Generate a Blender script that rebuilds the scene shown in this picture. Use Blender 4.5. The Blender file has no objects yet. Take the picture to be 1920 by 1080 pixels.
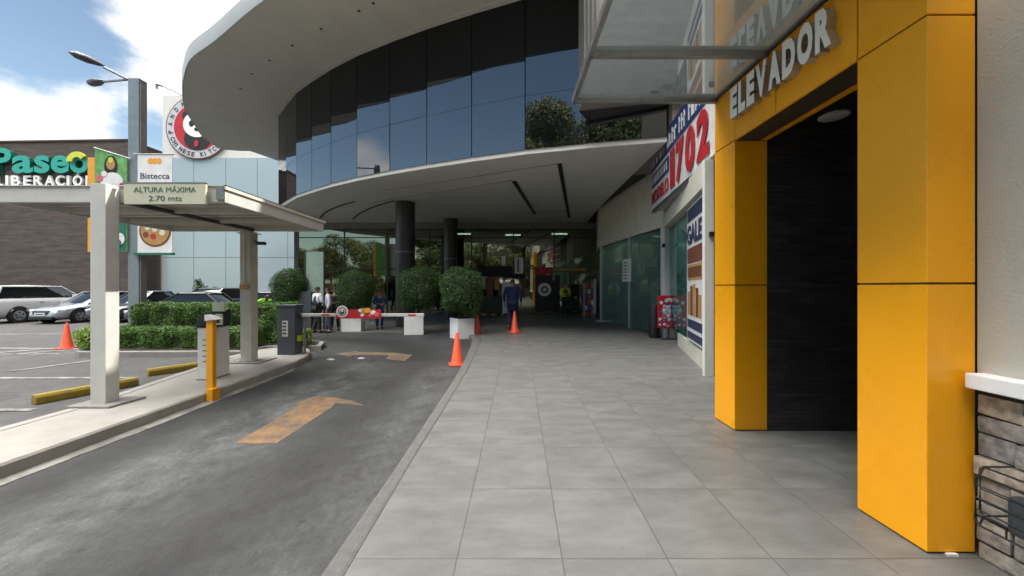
import bpy, bmesh, math, random
import numpy as np
from mathutils import Vector, Matrix
random.seed(7)
R = math.radians
S = bpy.context.scene

# ------------------------------------------------------------------ camera
cam_d = bpy.data.cameras.new('camera'); cam = bpy.data.objects.new('camera', cam_d)
S.collection.objects.link(cam); S.camera = cam
cam.location = (0, 0, 1.55); cam.rotation_euler = (R(90), 0, 0)
cam_d.lens = 13.125; cam_d.sensor_width = 36; cam_d.clip_start = 0.05; cam_d.clip_end = 6000
cam_d.shift_x = 4/1920; cam_d.shift_y = -2/1920
S.render.resolution_x = 1024; S.render.resolution_y = 576

# ------------------------------------------------------------------ light
SUN = Vector((1.0, 0.30, 0.87)).normalized()
sun_el = math.asin(SUN.z); sun_rot = math.atan2(SUN.x, SUN.y)
ld = bpy.data.lights.new('sun', 'SUN'); ld.energy = 3.2; ld.angle = R(0.5); ld.color = (1, .93, .82)
lo = bpy.data.objects.new('sun', ld); S.collection.objects.link(lo)
lo.rotation_euler = SUN.to_track_quat('Z', 'Y').to_euler()
w = bpy.data.worlds.new('World'); S.world = w; w.use_nodes = True
nt = w.node_tree; N = nt.nodes; L = nt.links
N.clear()
out = N.new('ShaderNodeOutputWorld'); bg = N.new('ShaderNodeBackground'); bg.inputs[1].default_value = 0.11
sky = N.new('ShaderNodeTexSky'); sky.sky_type = 'NISHITA'; sky.sun_disc = False
sky.sun_elevation = sun_el; sky.sun_rotation = sun_rot; sky.air_density = 1.0; sky.dust_density = 1.6; sky.ozone_density = 1.2
tc = N.new('ShaderNodeTexCoord'); mp = N.new('ShaderNodeMapping'); mp.inputs['Scale'].default_value = (1, 1, 1.9)
L.new(tc.outputs['Generated'], mp.inputs[0])
n1 = N.new('ShaderNodeTexNoise'); n1.inputs['Scale'].default_value = 2.6; n1.inputs['Detail'].default_value = 9; n1.inputs['Roughness'].default_value = .64
L.new(mp.outputs[0], n1.inputs['Vector'])
def blob(px, py, ang, gain, back=None):
    d = Vector(back).normalized() if back else Vector(((px-956)/700, 1, (542-py)/700)).normalized()
    dt = N.new('ShaderNodeVectorMath'); dt.operation = 'DOT_PRODUCT'; dt.inputs[1].default_value = d
    L.new(tc.outputs['Generated'], dt.inputs[0])
    mr = N.new('ShaderNodeMapRange'); mr.interpolation_type = 'SMOOTHSTEP'
    mr.inputs['From Min'].default_value = math.cos(R(ang)); mr.inputs['From Max'].default_value = 1
    mr.inputs['To Max'].default_value = gain
    L.new(dt.outputs['Value'], mr.inputs['Value']); return mr.outputs[0]
acc = n1.outputs['Fac']
for b in [blob(330, 40, 13, .34), blob(100, 270, 9, .24), blob(15, 240, 8, .26), blob(290, 235, 7, .24), blob(60, 185, 6, .13), blob(215, 120, 5, .10), blob(480, -60, 14, .15), blob(100, 110, 15, -.30), blob(190, 190, 8, -.16),
          blob(0, 0, 38, -.35, (-.75, -.35, .42)), blob(0, 0, 8, .50, (-1.03, -.27, .30)), blob(0, 0, 26, -.3, (-.54, -.84, .5)), blob(0, 0, 5, .4, (-.62, -.8, .40)),
          blob(0, 0, 50, .34, (.25, -.5, 1)), blob(0, 0, 24, .2, (0, -1, .1))]:  # unseen clouds overhead and behind, added for fill light
    ad = N.new('ShaderNodeMath'); ad.operation = 'ADD'; L.new(acc, ad.inputs[0]); L.new(b, ad.inputs[1]); acc = ad.outputs[0]
sz = N.new('ShaderNodeSeparateXYZ'); L.new(tc.outputs['Generated'], sz.inputs[0])   # added bright cloud sheet overhead, out of view, to fill the shade
hi = N.new('ShaderNodeMapRange'); hi.interpolation_type = 'SMOOTHSTEP'; hi.inputs['From Min'].default_value = .60; hi.inputs['From Max'].default_value = .80; L.new(sz.outputs[2], hi.inputs[0])
ha = N.new('ShaderNodeMath'); ha.operation = 'MULTIPLY_ADD'; ha.inputs[1].default_value = .40; L.new(hi.outputs[0], ha.inputs[0]); L.new(acc, ha.inputs[2]); acc = ha.outputs[0]
cb_ = N.new('ShaderNodeMath'); cb_.operation = 'MULTIPLY_ADD'; cb_.inputs[1].default_value = 1.0; cb_.inputs[2].default_value = .48
lb = blob(0, 0, 62, 4.7, (-.85, -.25, .85)); hb = N.new('ShaderNodeMath'); hb.operation = 'MULTIPLY'; L.new(hi.outputs[0], hb.inputs[0]); L.new(lb, hb.inputs[1]); L.new(hb.outputs[0], cb_.inputs[0])  # extra brightness on the unseen left cloud, added to light the yellow walls
cc = N.new('ShaderNodeVectorMath'); cc.operation = 'SCALE'; cc.inputs[0].default_value = (13.5, 12.8, 11.9); L.new(cb_.outputs[0], cc.inputs['Scale'])
cr = N.new('ShaderNodeMapRange'); cr.interpolation_type = 'SMOOTHSTEP'
cr.inputs['From Min'].default_value = .50; cr.inputs['From Max'].default_value = .76
L.new(acc, cr.inputs['Value'])
mix = N.new('ShaderNodeMixRGB'); mix.inputs[2].default_value = (13.5, 12.9, 12.2, 1)
gain = N.new('ShaderNodeMixRGB'); gain.blend_type = 'MULTIPLY'; gain.inputs[0].default_value = 1; gain.inputs[2].default_value = (1.02, 1.0, .90, 1)
L.new(sky.outputs[0], gain.inputs[1]); L.new(gain.outputs[0], mix.inputs[1]); L.new(cr.outputs[0], mix.inputs[0]); L.new(cc.outputs[0], mix.inputs[2])
L.new(mix.outputs[0], bg.inputs[0]); L.new(bg.outputs[0], out.inputs[0])
S.view_settings.view_transform = 'Standard'; S.view_settings.look = 'None'; S.view_settings.gamma = 1
S.view_settings.exposure = 1.15
S.cycles.max_bounces = 8; S.cycles.diffuse_bounces = 4; S.cycles.glossy_bounces = 4; S.cycles.transparent_max_bounces = 12
S.cycles.caustics_reflective = False; S.cycles.caustics_refractive = False

# ------------------------------------------------------------------ materials
MATS = {}
def nodes(name):
    m = bpy.data.materials.new(name); m.use_nodes = True; MATS[name] = m
    return m, m.node_tree.nodes, m.node_tree.links, m.node_tree.nodes['Principled BSDF']
def mat(name, col, rough=.6, metal=0, var=.12, scale=4, bump=0, bscale=60, spec=.5, detail=6, emit=0, coat=0, stretch=(1, 1, 1), rvar=0.08):
    m, n, l, p = nodes(name)
    t = n.new('ShaderNodeTexCoord'); mp = n.new('ShaderNodeMapping'); mp.inputs['Scale'].default_value = stretch
    l.new(t.outputs['Object'], mp.inputs[0])
    x = n.new('ShaderNodeTexNoise'); x.inputs['Scale'].default_value = scale; x.inputs['Detail'].default_value = detail; x.inputs['Roughness'].default_value = .65
    l.new(mp.outputs[0], x.inputs['Vector'])
    r = n.new('ShaderNodeMapRange'); r.inputs['From Min'].default_value = .3; r.inputs['From Max'].default_value = .7
    r.inputs['To Min'].default_value = 1-var; r.inputs['To Max'].default_value = 1+var
    l.new(x.outputs['Fac'], r.inputs['Value'])
    mu = n.new('ShaderNodeVectorMath'); mu.operation = 'SCALE'; mu.inputs[0].default_value = col
    l.new(r.outputs[0], mu.inputs['Scale']); l.new(mu.outputs[0], p.inputs['Base Color'])
    rr = n.new('ShaderNodeMapRange'); rr.inputs['From Min'].default_value = .3; rr.inputs['From Max'].default_value = .7
    rr.inputs['To Min'].default_value = max(0, rough-rvar); rr.inputs['To Max'].default_value = min(1, rough+rvar)
    l.new(x.outputs['Fac'], rr.inputs['Value']); l.new(rr.outputs[0], p.inputs['Roughness'])
    p.inputs['Metallic'].default_value = metal; p.inputs['Specular IOR Level'].default_value = spec
    if coat: p.inputs['Coat Weight'].default_value = coat; p.inputs['Coat Roughness'].default_value = .08
    if emit: p.inputs['Emission Color'].default_value = (*col, 1); p.inputs['Emission Strength'].default_value = emit
    if bump:
        y = n.new('ShaderNodeTexNoise'); y.inputs['Scale'].default_value = bscale; y.inputs['Detail'].default_value = 4
        l.new(mp.outputs[0], y.inputs['Vector'])
        b = n.new('ShaderNodeBump'); b.inputs['Strength'].default_value = bump; b.inputs['Distance'].default_value = .01
        l.new(y.outputs['Fac'], b.inputs['Height']); l.new(b.outputs[0], p.inputs['Normal'])
    return m
def glass(name, tint, dark, ior, base=.0, rough=.0, dust_sheen=0, dcol=(.6, .63, .62)):
    """thin pane: tinted see-through mixed with a mirror by Fresnel"""
    m, n, l, p = nodes(name); n.remove(p); o = n['Material Output']
    tr = n.new('ShaderNodeBsdfTransparent'); tr.inputs[0].default_value = (*tint, 1)
    gl = n.new('ShaderNodeBsdfGlossy'); gl.inputs['Roughness'].default_value = rough; gl.inputs[0].default_value = (*dark, 1)
    fr = n.new('ShaderNodeFresnel'); fr.inputs[0].default_value = ior
    mr = n.new('ShaderNodeMapRange'); mr.inputs['To Min'].default_value = base; l.new(fr.outputs[0], mr.inputs[0])
    mx = n.new('ShaderNodeMixShader'); l.new(mr.outputs[0], mx.inputs[0]); l.new(tr.outputs[0], mx.inputs[1]); l.new(gl.outputs[0], mx.inputs[2])
    if dust_sheen:
        tl = n.new('ShaderNodeBsdfTranslucent'); tl.inputs[0].default_value = (*dcol, 1); m3 = n.new('ShaderNodeMixShader'); m3.inputs[0].default_value = dust_sheen
        l.new(mx.outputs[0], m3.inputs[1]); l.new(tl.outputs[0], m3.inputs[2]); l.new(m3.outputs[0], o.inputs[0]); return m
    l.new(mx.outputs[0], o.inputs[0]); return m
def fmath(n, l, op, a, b=None, c=None):
    x = n.new('ShaderNodeMath'); x.operation = op
    for i, v in enumerate((a, b, c)):
        if v is None: continue
        if isinstance(v, (int, float)): x.inputs[i].default_value = v
        else: l.new(v, x.inputs[i])
    return x.outputs[0]
def tile_mat(name, col, px, py, offx, offy, slant=0.0, joint=.007, rough=.42, var=.16, jcol=.35, cvar=.05, bump=.3):
    m, n, l, p = nodes(name)
    t = n.new('ShaderNodeTexCoord'); sp = n.new('ShaderNodeSeparateXYZ'); l.new(t.outputs['Object'], sp.inputs[0])
    u = fmath(n, l, 'MULTIPLY_ADD', sp.outputs[1], -slant, sp.outputs[0])
    u = fmath(n, l, 'DIVIDE', fmath(n, l, 'SUBTRACT', u, offx), px)
    v = fmath(n, l, 'DIVIDE', fmath(n, l, 'SUBTRACT', sp.outputs[1], offy), py)
    def edge(x, pitch):
        f = fmath(n, l, 'FRACT', x); d = fmath(n, l, 'MINIMUM', f, fmath(n, l, 'SUBTRACT', 1.0, f))
        return fmath(n, l, 'MULTIPLY', d, pitch)
    d = fmath(n, l, 'MINIMUM', edge(u, px), edge(v, py))
    j = n.new('ShaderNodeMapRange'); j.inputs['From Min'].default_value = joint*.35; j.inputs['From Max'].default_value = joint
    l.new(d, j.inputs[0])
    cb = n.new('ShaderNodeCombineXYZ'); l.new(fmath(n, l, 'FLOOR', u), cb.inputs[0]); l.new(fmath(n, l, 'FLOOR', v), cb.inputs[1])
    wn = n.new('ShaderNodeTexWhiteNoise'); wn.noise_dimensions = '2D'; l.new(cb.outputs[0], wn.inputs['Vector'])
    # stains: broad blotches streaked across, offset per tile
    off = n.new('ShaderNodeVectorMath'); off.operation = 'MULTIPLY_ADD'; off.inputs[1].default_value = (.5, .5, 0)
    l.new(wn.outputs['Color'], off.inputs[0]); l.new(t.outputs['Object'], off.inputs[2])
    mp = n.new('ShaderNodeMapping'); mp.inputs['Scale'].default_value = (1.0, 2.2, 1); l.new(off.outputs[0], mp.inputs[0])
    a = n.new('ShaderNodeTexNoise'); a.inputs['Scale'].default_value = 1.9; a.inputs['Detail'].default_value = 7; a.inputs['Roughness'].default_value = .62; l.new(mp.outputs[0], a.inputs['Vector'])
    b = n.new('ShaderNodeTexNoise'); b.inputs['Scale'].default_value = .5; b.inputs['Detail'].default_value = 5; l.new(t.outputs['Object'], b.inputs['Vector'])
    c = n.new('ShaderNodeTexNoise'); c.inputs['Scale'].default_value = 160; c.inputs['Detail'].default_value = 2; l.new(t.outputs['Object'], c.inputs['Vector'])
    def rng(x, lo, hi, f0=.3, f1=.7):
        q = n.new('ShaderNodeMapRange'); q.inputs['From Min'].default_value = f0; q.inputs['From Max'].default_value = f1
        q.inputs['To Min'].default_value = lo; q.inputs['To Max'].default_value = hi; l.new(x, q.inputs[0]); return q.outputs[0]
    s = fmath(n, l, 'MULTIPLY', rng(a.outputs['Fac'], 1-var, 1+var), rng(b.outputs['Fac'], .9, 1.08))
    s = fmath(n, l, 'MULTIPLY', s, rng(c.outputs['Fac'], .93, 1.07))
    gm = n.new('ShaderNodeTexNoise'); gm.inputs['Scale'].default_value = 17; gm.inputs['Detail'].default_value = 2; l.new(t.outputs['Object'], gm.inputs['Vector'])
    s = fmath(n, l, 'MULTIPLY', s, rng(gm.outputs['Fac'], 1, .82, .70, .74))
    e2 = n.new('ShaderNodeTexNoise'); e2.inputs['Scale'].default_value = 5; e2.inputs['Detail'].default_value = 9; e2.inputs['Roughness'].default_value = .7; mp2 = n.new('ShaderNodeMapping'); mp2.inputs['Scale'].default_value = (.8, 2.0, 1)
    l.new(t.outputs['Object'], mp2.inputs[0]); l.new(mp2.outputs[0], e2.inputs['Vector'])
    s = fmath(n, l, 'MULTIPLY', s, rng(e2.outputs['Fac'], .90, 1.08))
    s = fmath(n, l, 'MULTIPLY', s, rng(wn.outputs['Value'], 1-cvar, 1+cvar, 0, 1))
    s = fmath(n, l, 'MULTIPLY', s, rng(j.outputs[0], jcol, 1, 0, 1))
    mu = n.new('ShaderNodeVectorMath'); mu.operation = 'SCALE'; mu.inputs[0].default_value = col; l.new(s, mu.inputs['Scale'])
    l.new(mu.outputs[0], p.inputs['Base Color'])
    l.new(rng(a.outputs['Fac'], rough+.1, rough-.06), p.inputs['Roughness'])
    bp = n.new('ShaderNodeBump'); bp.inputs['Strength'].default_value = bump; bp.inputs['Distance'].default_value = .004
    l.new(j.outputs[0], bp.inputs['Height']); l.new(bp.outputs[0], p.inputs['Normal'])
    return m
tile_mat('paving', (.143, .146, .143), .6, .733, -.35, 2.13, slant=.023, var=.24, cvar=.035, joint=.0055, jcol=.55)
tile_mat('plaza_paving', (.17, .17, .165), .6, .6, 0, 0, rough=.35, jcol=.6)
# ---- lane asphalt: wear, reflected light painted as pale streaks, darker curved band
def asphalt(name, base, worn, lane=False):
    m, n, l, p = nodes(name)
    t = n.new('ShaderNodeTexCoord'); sp = n.new('ShaderNodeSeparateXYZ'); l.new(t.outputs['Object'], sp.inputs[0])
    X, Y = sp.outputs[0], sp.outputs[1]
    def noise(scale, st, det=8, ro=.65):
        mp = n.new('ShaderNodeMapping'); mp.inputs['Scale'].default_value = st; l.new(t.outputs['Object'], mp.inputs[0])
        a = n.new('ShaderNodeTexNoise'); a.inputs['Scale'].default_value = scale; a.inputs['Detail'].default_value = det; a.inputs['Roughness'].default_value = ro
        l.new(mp.outputs[0], a.inputs['Vector']); return a.outputs['Fac']
    def rng(x, lo, hi, f0=.3, f1=.7, sm=False):
        q = n.new('ShaderNodeMapRange'); q.inputs['From Min'].default_value = f0; q.inputs['From Max'].default_value = f1
        q.inputs['To Min'].default_value = lo; q.inputs['To Max'].default_value = hi; l.new(x, q.inputs[0])
        if sm: q.interpolation_type = 'SMOOTHSTEP'
        return q.outputs[0]
    streak = rng(noise(1.5, (1.25, .8, 1), 10, .7), 0, 1, .36, .66)
    blot = rng(noise(.35, (1, 1, 1), 5), 0, 1, .38, .62)
    fine = rng(noise(90, (1, 1, 1), 4, .8), .72, 1.28)
    mid = rng(noise(7, (1, .7, 1), 10, .75), .70, 1.32)
    f = fmath(n, l, 'MULTIPLY', streak, blot)
    if lane:
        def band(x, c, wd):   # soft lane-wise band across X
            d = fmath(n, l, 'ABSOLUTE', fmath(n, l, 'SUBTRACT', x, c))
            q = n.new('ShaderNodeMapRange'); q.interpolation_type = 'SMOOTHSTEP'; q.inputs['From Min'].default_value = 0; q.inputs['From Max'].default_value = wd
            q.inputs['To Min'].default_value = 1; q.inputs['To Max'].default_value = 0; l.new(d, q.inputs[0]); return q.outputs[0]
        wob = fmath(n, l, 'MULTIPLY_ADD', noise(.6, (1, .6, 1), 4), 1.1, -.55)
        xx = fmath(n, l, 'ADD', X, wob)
        light = fmath(n, l, 'ADD', band(xx, -3.15, .75), fmath(n, l, 'MULTIPLY', band(xx, -1.35, .5), .45))  # pale bands hold wear and reflected light put into the colour
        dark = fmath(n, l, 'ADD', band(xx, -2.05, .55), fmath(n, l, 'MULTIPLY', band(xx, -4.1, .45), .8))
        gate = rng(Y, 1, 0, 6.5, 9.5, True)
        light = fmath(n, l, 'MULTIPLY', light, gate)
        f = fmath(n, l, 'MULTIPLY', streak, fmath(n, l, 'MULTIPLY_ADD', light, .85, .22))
        # darker curved band: ring about a centre
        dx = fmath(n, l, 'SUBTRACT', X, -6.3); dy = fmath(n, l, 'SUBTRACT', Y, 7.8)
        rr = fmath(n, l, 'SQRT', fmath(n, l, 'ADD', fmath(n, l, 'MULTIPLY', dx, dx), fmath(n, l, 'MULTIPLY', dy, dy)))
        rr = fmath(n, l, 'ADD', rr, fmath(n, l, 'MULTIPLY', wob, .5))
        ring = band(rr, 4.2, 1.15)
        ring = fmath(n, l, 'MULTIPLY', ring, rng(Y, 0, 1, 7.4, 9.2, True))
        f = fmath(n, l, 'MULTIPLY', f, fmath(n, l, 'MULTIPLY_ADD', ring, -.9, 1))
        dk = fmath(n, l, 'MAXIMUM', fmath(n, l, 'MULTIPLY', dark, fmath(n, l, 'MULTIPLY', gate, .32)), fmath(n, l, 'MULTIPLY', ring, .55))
    f = fmath(n, l, 'MULTIPLY', f, rng(noise(14, (1, .8, 1), 8, .8), .35, 1.25))
    mx = n.new('ShaderNodeMixRGB'); mx.inputs[1].default_value = (*base, 1); mx.inputs[2].default_value = (*worn, 1)
    l.new(f, mx.inputs[0])
    s = fmath(n, l, 'MULTIPLY', fine, mid)
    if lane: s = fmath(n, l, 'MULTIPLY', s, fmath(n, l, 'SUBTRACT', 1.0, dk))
    # small dark spots
    sp2 = rng(noise(9, (1, 1, 1), 3, .5), 1, .5, .69, .73)
    s = fmath(n, l, 'MULTIPLY', s, sp2)
    vo = n.new('ShaderNodeTexVoronoi'); vo.feature = 'DISTANCE_TO_EDGE'; vo.inputs['Scale'].default_value = .42
    wv = n.new('ShaderNodeVectorMath'); wv.operation = 'MULTIPLY_ADD'; wv.inputs[1].default_value = (.5, .5, .5)
    wn_ = n.new('ShaderNodeTexNoise'); wn_.inputs['Scale'].default_value = 2.2; wn_.inputs['Detail'].default_value = 8; l.new(t.outputs['Object'], wn_.inputs['Vector'])
    l.new(wn_.outputs['Color'], wv.inputs[0]); l.new(t.outputs['Object'], wv.inputs[2]); l.new(wv.outputs[0], vo.inputs['Vector'])
    crk = rng(vo.outputs['Distance'], .62, 1, .0015, .006); gate2 = rng(noise(.5, (1, 1, 1), 2), 0, 1, .45, .55)
    crk = fmath(n, l, 'SUBTRACT', 1.0, fmath(n, l, 'MULTIPLY', fmath(n, l, 'SUBTRACT', 1.0, crk), gate2))
    s = fmath(n, l, 'MULTIPLY', s, crk)
    s = fmath(n, l, 'MULTIPLY', s, rng(noise(1.1, (1, 1, 1), 3), 1, .68, .60, .68))
    mu = n.new('ShaderNodeVectorMath'); mu.operation = 'SCALE'; l.new(mx.outputs[0], mu.inputs[0]); l.new(s, mu.inputs['Scale'])
    l.new(mu.outputs[0], p.inputs['Base Color']); p.inputs['Roughness'].default_value = .78
    b = n.new('ShaderNodeBump'); b.inputs['Strength'].default_value = .35; b.inputs['Distance'].default_value = .01
    l.new(noise(140, (1, 1, 1), 3), b.inputs['Height']); l.new(b.outputs[0], p.inputs['Normal'])
    return m
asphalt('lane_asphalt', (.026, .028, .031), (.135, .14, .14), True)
asphalt('lot_asphalt', (.05, .051, .054), (.09, .09, .092))
# ---- faded paint: alpha-worn on the road
def worn_paint(name, col, lo=.38, hi=.62, scale=3.2, under=(.10, .10, .105)):
    m, n, l, p = nodes(name)
    t = n.new('ShaderNodeTexCoord')
    a = n.new('ShaderNodeTexNoise'); a.inputs['Scale'].default_value = scale; a.inputs['Detail'].default_value = 10; a.inputs['Roughness'].default_value = .72
    l.new(t.outputs['Object'], a.inputs['Vector'])
    q = n.new('ShaderNodeMapRange'); q.inputs['From Min'].default_value = lo; q.inputs['From Max'].default_value = hi; l.new(a.outputs['Fac'], q.inputs[0])
    mx = n.new('ShaderNodeMixRGB'); mx.inputs[1].default_value = (*under, 1); mx.inputs[2].default_value = (*col, 1)
    l.new(q.outputs[0], mx.inputs[0]); l.new(mx.outputs[0], p.inputs['Base Color']); p.inputs['Roughness'].default_value = .7
    return m
worn_paint('arrow_paint', (.27, .145, .05), .34, .68, 4.5, under=(.06, .06, .062))
worn_paint('arrow_paint_faded', (.19, .12, .055), .36, .66, under=(.06, .06, .062))
worn_paint('line_paint', (.30, .30, .29), .36, .6, under=(.06, .06, .06))
worn_paint('stop_paint', (.27, .19, .015), .25, .5, 9, (.13, .10, .05))
mat('ground', (.12, .12, .11), .9)
mat('kerb', (.10, .10, .10), .8, var=.25, scale=14, bump=.6, bscale=50)
mat('concrete', (.30, .29, .27), .8, var=.16, scale=3, bump=.3, bscale=40)
mat('concrete_grey', (.21, .208, .2), .8, var=.18, scale=3.5, bump=.3)
mat('yellow_panel', (.95, .405, .008), .30, var=.05, scale=1.6, spec=.4, rvar=.12, bump=.06, bscale=2.2)
mat('joint_dark', (.05, .035, .02), .7)
mat('black_joint', (.02, .02, .022), .6)
mat('white_metal', (.5, .51, .5), .45, var=.06, scale=5)
mat('cream_metal', (.56, .54, .48), .5, var=.1, scale=4)
mat('deck_metal', (.5, .48, .43), .5, var=.1, scale=4)
mat('grey_steel', (.2, .24, .27), .45, var=.12, scale=6, metal=.2)
mat('brushed_steel', (.32, .32, .31), .35, metal=.85, var=.12, scale=8)
mat('dark_steel', (.035, .04, .045), .45, var=.15)
mat('barrier_grey', (.075, .085, .105), .45, var=.08)
mat('letter_white', (.92, .92, .91), .35, var=.03)
mat('letter_side', (.45, .45, .44), .3, metal=.6, var=.06)
mat('teal', (.02, .33, .26), .4, var=.05); mat('leaf_yellow', (.55, .60, .05), .4)
mat('soffit', (.60, .585, .53), .75, var=.07, scale=1.3, bump=.15, bscale=30)
mat('ceiling', (.74, .735, .70), .7, var=.04, scale=.8)
worn_paint('gutter', (.24, .235, .22), .35, .62, 4, (.08, .08, .08))
mat('roof_edge', (.42, .44, .45), .5, var=.05, scale=1)
mat('column_dark', (.028, .026, .026), .45, var=.3, scale=1.5, stretch=(6, 6, .4))
mat('black', (.012, .012, .013), .5); mat('rubber', (.02, .02, .02), .8)
mat('stucco', (.48, .475, .43), .9, var=.05, scale=3, bump=.35, bscale=60)
mat('cream_wall', (.62, .60, .51), .8, var=.1, scale=2.5, bump=.3, bscale=30)
mat('grey_cladding', (.32, .31, .29), .5, var=.08, stretch=(1, 1, .3), scale=3)
mat('upper_wall', (.24, .195, .18), .7, var=.15)
mat('alu_white', (.66, .67, .65), .4, var=.05)
mat('planter_white', (.8, .82, .84), .5, var=.05, scale=7)
mat('cone_orange', (.8, .09, .03), .45, var=.06, emit=0)
mat('post_yellow', (.72, .33, .01), .45, var=.06, scale=9)
mat('soil', (.03, .02, .015), .95)
mat('red_print', (.45, .02, .03), .4); mat('blue_print', (.02, .035, .14), .4); mat('white_print', (.72, .73, .74), .4)
mat('screen_green', (.30, .42, .36), .3, var=.1, scale=2); mat('sky_grey', (.5, .51, .53), .5); mat('ink', (.03, .04, .09), .5); mat('green_ink', (.10, .17, .13), .5); mat('sign_cream', (.50, .52, .41), .5, var=.04)
mat('brown_print', (.16, .055, .035), .5); mat('tan_print', (.42, .24, .08), .5); mat('blue_bright', (.05, .12, .45), .4)
mat('sky_print', (.35, .5, .62), .4); mat('pink_print', (.6, .12, .16), .4); mat('orange_print', (.75, .35, .03), .4)
mat('green_print', (.12, .33, .10), .5, var=.5, scale=5); mat('dark_green_print', (.01, .13, .09), .5)
mat('skin', (.28, .15, .095), .6); mat('hair', (.012, .01, .01), .6)
mat('navy', (.01, .018, .07), .8); mat('shirt_white', (.62, .66, .75), .8); mat('cloth_black', (.012, .012, .016), .8)
mat('cloth_grey', (.06, .08, .11), .8); mat('hi_vis', (.45, .55, .02), .6); mat('lime', (.25, .75, .02), .6); mat('cloth_blue', (.012, .05, .12), .8); mat('cloth_maroon', (.05, .012, .015), .8)
mat('bark', (.08, .055, .04), .9, bump=.5)
mat('lamp_glow', (1, .98, .92), .5, emit=5.0)
mat('lamp_off', (.7, .7, .66), .4)
mat('screen_light', (.5, .55, .42), .4)
mat('paper', (.7, .7, .68), .7)
mat('reflect_wall', (.45, .3, .22), .8)
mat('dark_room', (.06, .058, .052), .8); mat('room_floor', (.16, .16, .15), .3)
glass('canopy_glass', (.36, .41, .42), (.95, .97, 1), 1.5, .34, dust_sheen=.05)
glass('shop_glass', (.62, .74, .72), (.9, 1, .98), 1.5, .14, dust_sheen=.12, dcol=(.5, .65, .62))
glass('teal_glass', (.45, .62, .62), (.8, 1, 1), 1.5, .25, dust_sheen=.24, dcol=(.45, .7, .7))  # shop panes: translucent layer stands in for pale reflections
mat('shop_wall', (.36, .36, .34), .8)
glass('lobby_glass', (.28, .33, .29), (.62, .66, .55), 1.5, .30)
glass('clear_panel', (.55, .72, .66), (.9, 1, .95), 1.5, .25)
def facade_glass():
    m, n, l, p = nodes('facade_glass')
    p.inputs['Base Color'].default_value = (.006, .007, .009, 1); p.inputs['Roughness'].default_value = .015
    p.inputs['IOR'].default_value = 2.45; p.inputs['Specular Tint'].default_value = (.9, .95, 1, 1)
    t = n.new('ShaderNodeTexCoord'); a = n.new('ShaderNodeTexNoise'); a.inputs['Scale'].default_value = .5; l.new(t.outputs['Object'], a.inputs['Vector'])
    b = n.new('ShaderNodeBump'); b.inputs['Strength'].default_value = .06; b.inputs['Distance'].default_value = .05
    l.new(a.outputs['Fac'], b.inputs['Height']); l.new(b.outputs[0], p.inputs['Normal'])
facade_glass()
mat('dark_top_glass', (.008, .009, .012), .09, var=.1, spec=.35, rvar=.02)  # dark glossy top panels above a stepped edge
def white_panel():   # back-painted white glass cladding of the sign wall
    m, n, l, p = nodes('white_glass_panel')
    p.inputs['Base Color'].default_value = (.34, .43, .47, 1); p.inputs['Roughness'].default_value = .12; p.inputs['Coat Weight'].default_value = .4
white_panel()
def brick(name, c1, c2, mortar, bw, bh, rough=.85, ax=('X', 'Z')):
    m, n, l, p = nodes(name)
    t = n.new('ShaderNodeTexCoord'); sp = n.new('ShaderNodeSeparateXYZ'); cb = n.new('ShaderNodeCombineXYZ')
    l.new(t.outputs['Object'], sp.inputs[0])
    l.new(fmath(n, l, 'ADD', sp.outputs[0], sp.outputs[1]), cb.inputs[0]); l.new(sp.outputs[2], cb.inputs[1])
    b = n.new('ShaderNodeTexBrick'); b.inputs['Color1'].default_value = (*c1, 1); b.inputs['Color2'].default_value = (*c2, 1); b.inputs['Mortar'].default_value = (*mortar, 1)
    b.inputs['Scale'].default_value = 1; b.inputs['Brick Width'].default_value = bw; b.inputs['Row Height'].default_value = bh; b.inputs['Mortar Size'].default_value = bh*.06; b.inputs['Bias'].default_value = 0
    l.new(cb.outputs[0], b.inputs['Vector'])
    mp = n.new('ShaderNodeMapping'); mp.inputs['Scale'].default_value = (1, 1, 5); l.new(t.outputs['Object'], mp.inputs[0])
    a = n.new('ShaderNodeTexNoise'); a.inputs['Scale'].default_value = .9/max(bw, .2); a.inputs['Detail'].default_value = 8; l.new(mp.outputs[0], a.inputs['Vector'])
    q = n.new('ShaderNodeMapRange'); q.inputs['From Min'].default_value = .3; q.inputs['From Max'].default_value = .7; q.inputs['To Min'].default_value = .7; q.inputs['To Max'].default_value = 1.3; l.new(a.outputs['Fac'], q.inputs[0])
    mu = n.new('ShaderNodeVectorMath'); mu.operation = 'SCALE'; l.new(b.outputs['Color'], mu.inputs[0]); l.new(q.outputs[0], mu.inputs['Scale'])
    l.new(mu.outputs[0], p.inputs['Base Color']); p.inputs['Roughness'].default_value = rough
    bp = n.new('ShaderNodeBump'); bp.inputs['Strength'].default_value = .6; bp.inputs['Distance'].default_value = .02; l.new(q.outputs[0], bp.inputs['Height']); l.new(bp.outputs[0], p.inputs['Normal'])
brick('brown_brick', (.082, .064, .058), (.070, .056, .051), (.055, .043, .040), .9, .13)
brick('black_tile', (.060, .052, .053), (.034, .030, .032), (.014, .013, .013), .28, .045, .40)
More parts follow.
